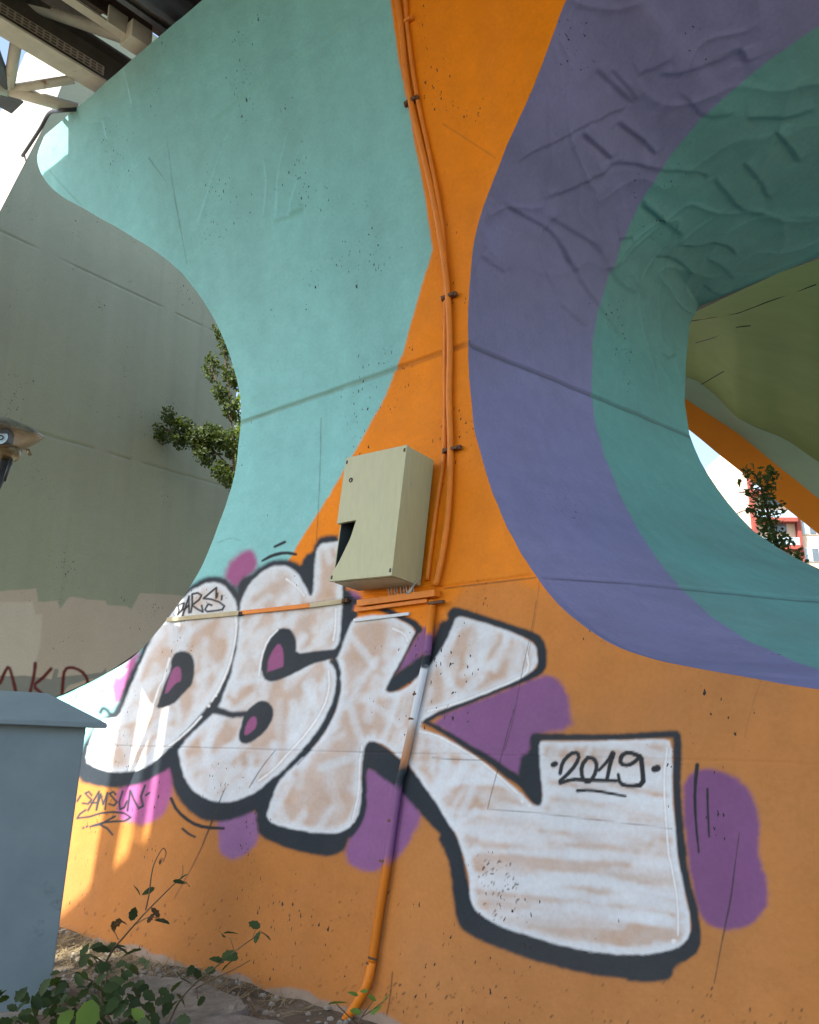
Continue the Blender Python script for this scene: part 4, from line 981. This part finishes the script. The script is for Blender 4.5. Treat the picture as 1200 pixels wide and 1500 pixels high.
# ------------------------------------------------------------------ lamp on a pole at the left
lc = at_y(-12, 640, 6.2)
lamp = empty('flood_lamp', at_y(-60, 1500, 6.2), 'round weathered brass lamp head with a blue sticker on a dark bracket', 'lamp')
ax = Vector((.12, -.14, 1)).normalized()
bm = bmesh.new(); lathe_bm(bm, lc, ax, [(.05, -.13), (.12, -.125), (.16, -.10), (.25, -.045), (.32, .015), (.345, .045), (.35, .058)], 40); hd = bm_obj('lamp_bowl', bm, MT['lamp'], lamp, smooth=True)
bm = bmesh.new(); lathe_bm(bm, lc, ax, [(.345, .055), (.358, .058), (.356, .070), (.30, .105), (.18, .14), (.05, .15)], 40); bm_obj('lamp_rim', bm, M('worn_rim', (.10, .085, .06), (.4, .36, .28), rough=.3, scale=5, metal=.4), lamp, smooth=True)
fwd = (Vector((0, 0, CZ)) - lc).normalized()
bm = bmesh.new(); lathe_bm(bm, lc + Vector((.13, 0, -.125)), Vector((.1, -.3, -1)), [(.09, -.03), (.10, .0), (.085, .035), (.05, .05)], 24); bm_obj('socket_boss', bm, MT['lamp'], lamp, smooth=True)
sp_c = at_y(2, 641, 5.9)
box('junction_plate', at_y(4, 640, 5.98), Vector((.062, 0, 0)), Vector((0, .05, 0)), Vector((0, 0, .05)), MT['pole'], lamp, .01)
bm = bmesh.new(); lathe_bm(bm, at_y(1, 641, 5.93), Vector((0, -1, .1)), [(.052, 0), (.052, .003)], 28); stk = bm_obj('sticker', bm, M('pale_blue_sticker', (.42, .6, .72), rough=.4, bump=0), lamp)
stk['label'] = 'pale blue round sticker'
tube('sticker_mark', [at_y(1, 641, 5.925)+Vector((.02*math.cos(t), -.004, .016*math.sin(t))) for t in np.linspace(0, 2*math.pi, 14)], .004, MT['black'], stk, 5)
tube('bracket_arm', [at_y(10, 676, 6.2), at_y(-10, 722, 6.2), at_y(-90, 860, 6.2)], [.045, .035, .035], MT['pole'], lamp, 10)
tube('bracket_strut', [at_y(17, 672, 6.12), at_y(6, 705, 6.12)], .012, MT['pole'], lamp, 8)
pb_ = at_y(-90, 860, 6.2)
tube('pole', [pb_ + Vector((0, 0, .05)), Vector((pb_.x, pb_.y, -.1))], .045, MT['pole'], lamp, 14)
tube('thumb_screw', [at_y(40, 659, 6.0), at_y(44, 666, 5.98)], .014, MT['lamp'], lamp, 8)

# ------------------------------------------------------------------ ground
gx = np.concatenate([[-400, -120, -40, -15], np.linspace(-8, 8, 150), [15, 40, 120, 400]]); gy = np.concatenate([[-300, -80, -25, -6], np.linspace(0, 14, 130), [25, 60, 150, 500]])
XX, YY = np.meshgrid(gx, gy)
hN = (fbm(XX*1.1, YY*1.1, 90, 4)-.5)*.10 + (fbm(XX*6, YY*6, 91, 3)-.5)*.035 - .035
hN *= ((np.abs(XX) < 8.1) & (YY > -.1) & (YY < 14.1))
gi = np.arange(XX.size).reshape(XX.shape)
gq = np.stack([gi[:-1, :-1].ravel(), gi[:-1, 1:].ravel(), gi[1:, 1:].ravel(), gi[1:, :-1].ravel()], 1)
me = bpy.data.meshes.new('ground'); me.from_pydata(np.stack([XX.ravel(), YY.ravel(), hN.ravel()], 1).tolist(), [], gq.tolist()); me.polygons.foreach_set('use_smooth', [True]*len(me.polygons))
tag(link('ground', me, MT['soil']), None, None, kind='structure')
def ground_z(x, y): return float(((fbm(x*1.1, y*1.1, 90, 4)-.5)*.10 + (fbm(x*6, y*6, 91, 3)-.5)*.035) - .035)
MT['slab'] = M('old_concrete', (.27, .255, .22), (.15, .14, .115), rough=.95, scale=7, bump=.9, fine=45, stain=(.09, .08, .06), stain_amt=(.56, .7))
# broken concrete slabs at the wall foot
def slab(px_poly, z0, th_, label, seed):
    rs = random.Random(seed); pts = [at_z(a, b, z0) for a, b in px_poly]
    bm = bmesh.new(); lo = [bm.verts.new(p + Vector((0, 0, -th_))) for p in pts]; hi = [bm.verts.new(p + Vector((0, 0, rs.uniform(-.015, .015)))) for p in pts]
    bm.faces.new(hi); n_ = len(pts)
    for i in range(n_): bm.faces.new((lo[i], lo[(i+1) % n_], hi[(i+1) % n_], hi[i]))
    bm.faces.new(lo[::-1])
    bmesh.ops.triangulate(bm, faces=[f for f in bm.faces if len(f.verts) > 4])
    bmesh.ops.subdivide_edges(bm, edges=list(bm.edges), cuts=3, use_grid_fill=True)
    for v in bm.verts: v.co += Vector((rs.uniform(-1, 1), rs.uniform(-1, 1), rs.uniform(-1, 1)))*.008
    tag(bm_obj('concrete_slab', bm, MT['slab']), label, 'concrete slab')
slab([(160,1448),(215,1432),(290,1440),(345,1456),(362,1474),(330,1488),(240,1502),(165,1498)], .05, .14, 'broken flat concrete slab beside the bramble shoots', 1)
slab([(240,1508),(350,1488),(420,1496),(480,1512),(460,1560),(300,1570)], .04, .14, 'cracked concrete slab at the foot of the orange wall', 2)
bm = bmesh.new(); rs = random.Random(5)
for k in range(420):
    a, b = rs.uniform(-3.3, .5), rs.uniform(.02, .85); p = WP(a, 0, b); s_ = rs.uniform(.005, .028); zz = ground_z(p.x, p.y)
    bmesh.ops.create_icosphere(bm, subdivisions=1, radius=s_, matrix=Matrix.Translation((p.x, p.y, zz+s_*.3)) @ Matrix.Rotation(rs.uniform(0, 3), 4, 'X') @ Matrix.Diagonal((1, rs.uniform(.6, 1), rs.uniform(.4, .8), 1)))
tag(bm_obj('rubble', bm, MT['conc']), 'small rubble and chips along the foot of the wall', 'rubble', kind='stuff')
vs, fs = [], []
for k in range(1500):
    a = rs.uniform(-3.6, -.3); b = abs(rs.gauss(0, .35))+.02
    if rs.random() < .25: a, b = rs.uniform(-2.9, -2.0), rs.uniform(.05, .5)
    p = WP(a, 0, b); zz = ground_z(p.x, p.y)+.004; t = rs.uniform(0, 6.28); l = rs.uniform(.06, .22); e_ = rs.uniform(0, .5)
    d1 = Vector((math.cos(t)*math.cos(e_), math.sin(t)*math.cos(e_), math.sin(e_)))*l; wd = Vector((-math.sin(t), math.cos(t), .3))*.0022
    o_ = Vector((p.x, p.y, zz)); b_ = len(vs); vs += [o_-wd, o_+wd, o_+d1*.6+wd*.7+Vector((0,0,.01)), o_+d1*.6-wd*.7+Vector((0,0,.01)), o_+d1]
    fs += [(b_, b_+1, b_+2, b_+3), (b_+3, b_+2, b_+4)]
tag(mesh('dry_grass', vs, fs, MT['straw']), 'dry straw-coloured grass litter at the wall foot', 'dry grass', kind='stuff')

# ------------------------------------------------------------------ plants
def leaf_mesh(name, ln, wd, ser=.12, fold=.25):
    v, f = [], []; n_ = 7
    for i in range(n_+1):
        t = i/n_; w_ = wd*math.sin(math.pi*min(1, t**.8))**.8*(1+(ser if i % 2 else -ser)) if 0 < i < n_ else 0
        zc = -.12*ln*t*t
        v += [(-w_/2, t*ln, zc+fold*w_*.5), (0, t*ln, zc), (w_/2, t*ln, zc+fold*w_*.5)]
        if i:
            a = 3*i; f += [(a-3, a-2, a+1, a), (a-2, a-1, a+2, a+1)]
    me = bpy.data.meshes.new(name); me.from_pydata(v, [], f); me.polygons.foreach_set('use_smooth', [True]*len(f)); return me
LM = {}
def get_leaf(kind, mat):
    if (kind, mat) not in LM:
        dims = {'oval': (.088, .054, .12), 'broad': (.13, .085, .08), 'slim': (.09, .035, .05), 'curl': (.07, .035, .2)}[kind]
        me = leaf_mesh('leaf', *dims); me.materials.append(MT[mat]); LM[(kind, mat)] = me
    return LM[(kind, mat)]
def put_leaf(parent, p, kind='oval', mat='leaf', s=1.0, rs=random, facing=.6):
    o = bpy.data.objects.new('leaf', get_leaf(kind, mat)); col.objects.link(o)
    to_cam = (Vector((0, 0, CZ)) - Vector(p)).normalized()
    nrm = (to_cam*facing + Vector((rs.uniform(-1, 1), rs.uniform(-1, 1), rs.uniform(.1, 1)))).normalized()
    d0 = Vector((rs.uniform(-1, 1), rs.uniform(-.4, .4), rs.uniform(-.5, .6))); y_ = (d0 - nrm*d0.dot(nrm)).normalized(); x_ = y_.cross(nrm)
    m_ = Matrix((x_, y_, nrm)).transposed().to_4x4(); s_ = s*rs.uniform(.85, 1.15)
    m_ = Matrix.Translation(Vector(p) - y_*.04*s_) @ m_ @ Matrix.Diagonal((s_, s_, s_, 1))
    o.parent = parent; o.matrix_parent_inverse = parent.matrix_basis.inverted(); o.matrix_basis = m_
    return o
TZ = lambda *p: q(0, 1200, S3, *p)
def shoot(name, label, stems, leaves, Y, grp=None):
    b0 = at_y(*stems[0][0][0], Y); e = empty(name, (b0.x, b0.y, 0), label, 'plant', grp)
    for pl, r0_, r1_ in stems:
        pts = spline([at_y(a, b, Y + .12*math.sin(a*.05)) for a, b in pl], 5); n_ = len(pts)
        if pl is stems[0][0]: pts = [Vector((pts[0].x, pts[0].y, -.08))] + pts; n_ += 1
        tube('stem', pts, [r0_+(r1_-r0_)*i/(n_-1) for i in range(n_)], MT['stem'], e, 7)
    for (a, b), kind, mat, s_ in leaves: put_leaf(e, at_y(a, b, Y + .12*math.sin(a*.05) + random.uniform(-.04, .04)), kind, mat, s_)
    return e
lv = lambda pts, kind, mat, s: [(p, kind, mat, s) for p in TZ(*pts)]
shoot('bramble_shoot', 'tall bramble shoot with a wilted brown tip rising beside the cabinet',
      [(TZ((455,860),(445,720),(480,600),(560,500),(650,400),(760,290)), .008, .003), (TZ((640,400),(655,330),(665,250),(680,190),(715,130),(730,150),(715,190)), .004, .002), (TZ((520,530),(500,480),(520,455)), .003, .002), (TZ((600,460),(660,430),(720,450)), .003, .002), (TZ((760,290),(800,250),(803,200)), .003, .0015), (TZ((450,720),(430,640),(400,590)), .004, .002)],
      lv(((605,315),(655,315),(785,275),(825,285),(800,258)), 'slim', 'leaf', .85) + lv(((585,418),(716,450)), 'oval', 'leaf', .95) + lv(((680,405),(665,430),(510,462),(545,455),(500,475)), 'curl', 'leaf_dry', 1.0) + lv(((715,175),(705,185)), 'curl', 'leaf_dry', .6) +
      lv(((372,578),(425,612),(370,622),(490,565),(535,575),(582,585),(420,558),(440,570),(520,560)), 'oval', 'leaf', 1.15), 5.15)
shoot('bramble_shoot', 'low spreading bramble shoot with rounded leaves over the concrete slab',
      [(TZ((740,900),(790,800),(860,720),(960,640),(1060,560),(1150,500)), .006, .002), (TZ((860,745),(940,700),(1020,665),(1100,620)), .004, .002), (TZ((1030,580),(1010,520)), .002, .0015), (TZ((870,790),(862,740)), .003, .002), (TZ((1110,520),(1130,470)), .002, .001)],
      lv(((975,505),(1015,500),(1130,520),(1170,512),(1005,600),(955,620),(1000,640),(1020,610),(925,665),(838,665),(865,680),(790,690),(820,712),(775,735),(720,760),(655,775),(705,800),(885,800),(1120,465)), 'oval', 'leaf', .85) + lv(((800,800),(735,830),(660,832),(600,865),(760,820)), 'oval', 'leaf', 1.05), 4.85)
sp1 = shoot('seedling', 'small bright green seedling at the foot of the conduit', [([(520,1510),(530,1490),(548,1465)], .005, .002), ([(530,1490),(545,1480),(568,1462)], .003, .002), ([(524,1500),(510,1488),(492,1470)], .004, .002)],
      [((490,1470), 'broad', 'leaf_bright', .75), ((522,1482), 'oval', 'leaf_bright', .8), ((545,1462), 'slim', 'leaf_bright', .8), ((566,1462), 'slim', 'leaf_bright', .7), ((550,1480), 'slim', 'leaf_bright', .9), ((518,1456), 'slim', 'leaf_bright', .6), ((534,1452), 'slim', 'leaf_bright', .6)], 4.85)
def bush(name, label, x0, x1, y0, y1, Y, n_, seed):
    rs = random.Random(seed); c = at_y((x0+x1)/2, 1500, Y); e = empty(name, (c.x, c.y, 0), label, 'plant')
    for k in range(6):
        a = rs.uniform(x0, x1); tube('stem', spline([Vector((c.x+rs.uniform(-.05, .05), c.y, -.05)), at_y((a+(x0+x1)/2)/2, 1500, Y), at_y(a, rs.uniform(y0, y1), Y+rs.uniform(-.15, .15))], 4), .004, MT['stem'], e, 6)
    for k in range(n_):
        a, b = rs.uniform(x0, x1), y0 + (y1-y0)*rs.random()**.8
        put_leaf(e, at_y(a, b, Y+rs.uniform(-.3, .3)), rs.choice(('oval', 'slim', 'oval', 'oval')), 'leaf', rs.uniform(.6, 1.05), rs)
    return e
bush('bramble_bush', 'dark bramble clump growing against the cabinet foot', 60, 215, 1408, 1530, 4.75, 170, 11)
bush('bramble_bush', 'low dark bramble leaves in front of the cabinet', -60, 75, 1455, 1540, 4.5, 40, 12)
b3 = bush('bramble_bush', 'bramble clump with one large fresh green leaf', 110, 270, 1456, 1540, 4.4, 50, 13)
for a, b, s_ in ((130,1482,1.2),(92,1496,.7),(205,1490,.6)): put_leaf(b3, at_y(a, b, 4.2), 'broad', 'leaf_bright', s_, random, 1.2)['label'] = 'large fresh green leaf'

def leaf_cloud(name, blobs, n_, ls, mat, parent, seed, asp=.5):
    rs = np.random.default_rng(seed); vs, fs = [], []
    wts = np.array([b[1][0]*b[1][2] for b in blobs]); wts = wts/wts.sum()
    for k in range(n_):
        c, rr = blobs[rs.choice(len(blobs), p=wts)]
        dv = rs.normal(size=3); dv /= np.linalg.norm(dv); rad = rs.random()**.45
        p = np.array(c) + dv*rad*np.array(rr)
        nrm = rs.normal(size=3) + np.array((0, -.3, .5)); nrm /= np.linalg.norm(nrm); t = rs.normal(size=3); t -= nrm*(t @ nrm); t /= np.linalg.norm(t); b_ = np.cross(nrm, t)
        l = ls*rs.uniform(.6, 1.3); w_ = l*asp; i = len(vs)
        vs += [p-t*l/2, p+b_*w_/2-t*l*.1+nrm*l*.05, p+t*l/2, p-b_*w_/2-t*l*.1+nrm*l*.05]; fs += [(i, i+1, i+2), (i, i+2, i+3)]
    return mesh(name, vs, fs, MT[mat], parent)
# shrub growing out beside the grey pier
SY = 12.2
sc = SY/1265/.97
shr = empty('wall_shrub', at_y(347, 1180, SY), 'leafy dark shrub growing at the far end of the grey pier', 'shrub')
bl = [(x, y, r) for x, y, r in ((322,490,9),(331,512,11),(312,533,12),(306,548,8),(336,550,13),(325,578,14),(340,600,16),(250,612,14),(238,636,13),(270,628,17),(290,645,20),(312,640,20),(335,650,22),(300,668,16),(325,690,16),(340,705,15),(262,645,12),(345,560,10),(345,520,10))]
leaf_cloud('crown', [(at_y(x, y, SY), (r*sc, .35, r*sc)) for x, y, r in bl], 4600, .075, 'leaf_shrub', shr, 5)
tube('trunk', spline([at_y(350, 1190, SY), at_y(349, 900, SY), at_y(343, 700, SY), at_y(338, 600, SY), at_y(328, 510, SY)], 5), [.03]*6+[.02]*6+[.010]*8+[.005], MT['bark'], shr, 8)
for pl in ([(342,690),(300,650),(240,628)], [(340,620),(318,560),(308,535)]): tube('branch', spline([at_y(a, b, SY) for a, b in pl], 5), .012, MT['bark'], shr, 6)
# sunlit tree far behind the gap
bt_ = empty('broadleaf_tree', at_y(352, 1110, 24), 'sunlit green tree glimpsed in the gap between the two piers', 'tree')
leaf_cloud('crown', [(at_y(348, 620, 24), (1.1, 1.0, 1.5)), (at_y(360, 680, 24), (1.3, 1.2, 1.2)), (at_y(340, 730, 24), (1.2, 1.2, 1.0))], 5200, .16, 'leaf_sun', bt_, 6)
tube('trunk', [at_y(352, 1120, 24), at_y(351, 900, 24), at_y(350, 650, 24)], [.16, .12, .05], MT['bark'], bt_, 10)
# young tree seen through the right opening
RY = 9.3; sc = RY/1265/.97
yt = empty('young_tree', at_y(1160, 1230, RY), 'slender dark leafed young tree behind the arch opening', 'tree')
bl = ((1095,690,9),(1108,706,10),(1090,700,8),(1120,698,14),(1132,700,12),(1106,716,10),(1122,720,13),(1098,722,9),(1120,735,13),(1106,742,11),(1126,752,14),(1140,744,9),(1115,765,13),(1132,770,14),(1126,785,14),(1145,790,13),(1138,800,12),(1152,802,10),(1165,820,18),(1150,840,22),(1180,850,22),(1150,880,25))
leaf_cloud('crown', [(at_y(x, y, RY), (r*sc, .22, r*sc)) for x, y, r in bl], 1050, .088, 'leaf_tree', yt, 8, .42)
tube('trunk', spline([at_y(1162, 1240, RY), at_y(1160, 1000, RY), at_y(1148, 840, RY), at_y(1128, 760, RY), at_y(1112, 705, RY), at_y(1092, 684, RY)], 5), [.035-.0012*i for i in range(26)], MT['bark'], yt, 7)
for pl in ([(1130,765),(1100,725),(1082,722)], [(1125,755),(1140,740),(1150,738)], [(1118,725),(1130,695),(1142,694)], [(1135,790),(1100,750),(1080,752)]): tube('branch', spline([at_y(a, b, RY) for a, b in pl], 4), .006, MT['bark'], yt, 5)

# ------------------------------------------------------------------ far buildings
AY = 92.0; k_ = AY/1265/.97
apt = empty('apartment_block', at_y(1250, 1080, AY), 'cream apartment block with red frames and balconies beyond the arch', 'building')
x0_, x1_ = at_y(1100, 780, AY).x, at_y(1480, 780, AY).x
zt = at_y(1200, 640, AY).z
box('wall', ((x0_+x1_)/2, AY+6, zt/2), ((x1_-x0_)/2, 0, 0), (0, 6, 0), (0, 0, zt/2), MT['cream_wall'], apt)
zrow = [at_y(1180, y, AY).z for y in (733, 773, 813, 853, 893, 933, 973, 1013)]
xr = at_y(1168, 780, AY).x
box('red_post', (xr, AY-.35, zt/2), (.2, 0, 0), (0, .3, 0), (0, 0, zt/2-.01), MT['redframe'], apt)
box('red_post', (x0_+.3, AY-.35, zt/2), (.2, 0, 0), (0, .3, 0), (0, 0, zt/2-.01), MT['redframe'], apt)
for i, zc in enumerate(zrow):
    box('red_slab', ((xr+x0_)/2, AY-.6, zc-1.25+2.9*.0+1.9), ((xr-x0_)/2-.3, 0, 0), (0, .6, 0), (0, 0, .22), MT['redframe'], apt)
    box('balcony_rail', ((xr+x0_)/2, AY-1.15, zc+1.2), ((xr-x0_)/2-.35, 0, 0), (0, .03, 0), (0, 0, .5), MT['glass'], apt)
    box('window', ((xr+x0_)/2+.3, AY-.02, zc+.2), (1.1, 0, 0), (0, .04, 0), (0, 0, .75), MT['glass_dark'], apt)
    for j in range(6):
        xc = xr + 1.7 + j*3.4
        if xc > x1_-1: continue
        w_ = box('window', (xc, AY-.03, zc), (1.15, 0, 0), (0, .05, 0), (0, 0, .8), MT['white_wall'], apt)
        for s_ in (-1, 0, 1): box('pane', (xc+s_*.75, AY-.1, zc), (.33, 0, 0), (0, .03, 0), (0, 0, .7), MT['glass'] if s_ else MT['glass_dark'], w_)
off_ = empty('stone_building', at_y(-60, 1080, 50), 'pale peach building top seen left of the grey pier', 'building')
wz = at_y(0, 262, 50).z; wx0, wx1 = at_y(-420, 300, 50).x, at_y(60, 300, 50).x
box('wall', ((wx0+wx1)/2, 54, wz/2), ((wx1-wx0)/2, 0, 0), (0, 4, 0), (0, 0, wz/2), MT['white_wall'], off_)
box('cornice', ((wx0+wx1)/2, 53.9, wz+.25), ((wx1-wx0)/2+.3, 0, 0), (0, 4.3, 0), (0, 0, .25), MT['peach'], off_)
mesh('roof', [(wx0, 49.8, wz+.5), (wx1, 49.8, wz+.5), (wx1, 58, wz+.5), (wx0, 58, wz+.5), (wx0+2, 54, wz+1.8), (wx1-.6, 54, wz+1.8)], [(0,1,5,4), (1,2,5), (2,3,4,5), (3,0,4)], MT['peach'], off_)
for j in range(5): box('window', (wx1-1.2-j*2.4, 49.97, wz-1.6), (.7, 0, 0), (0, .05, 0), (0, 0, 1.0), MT['glass'], off_)
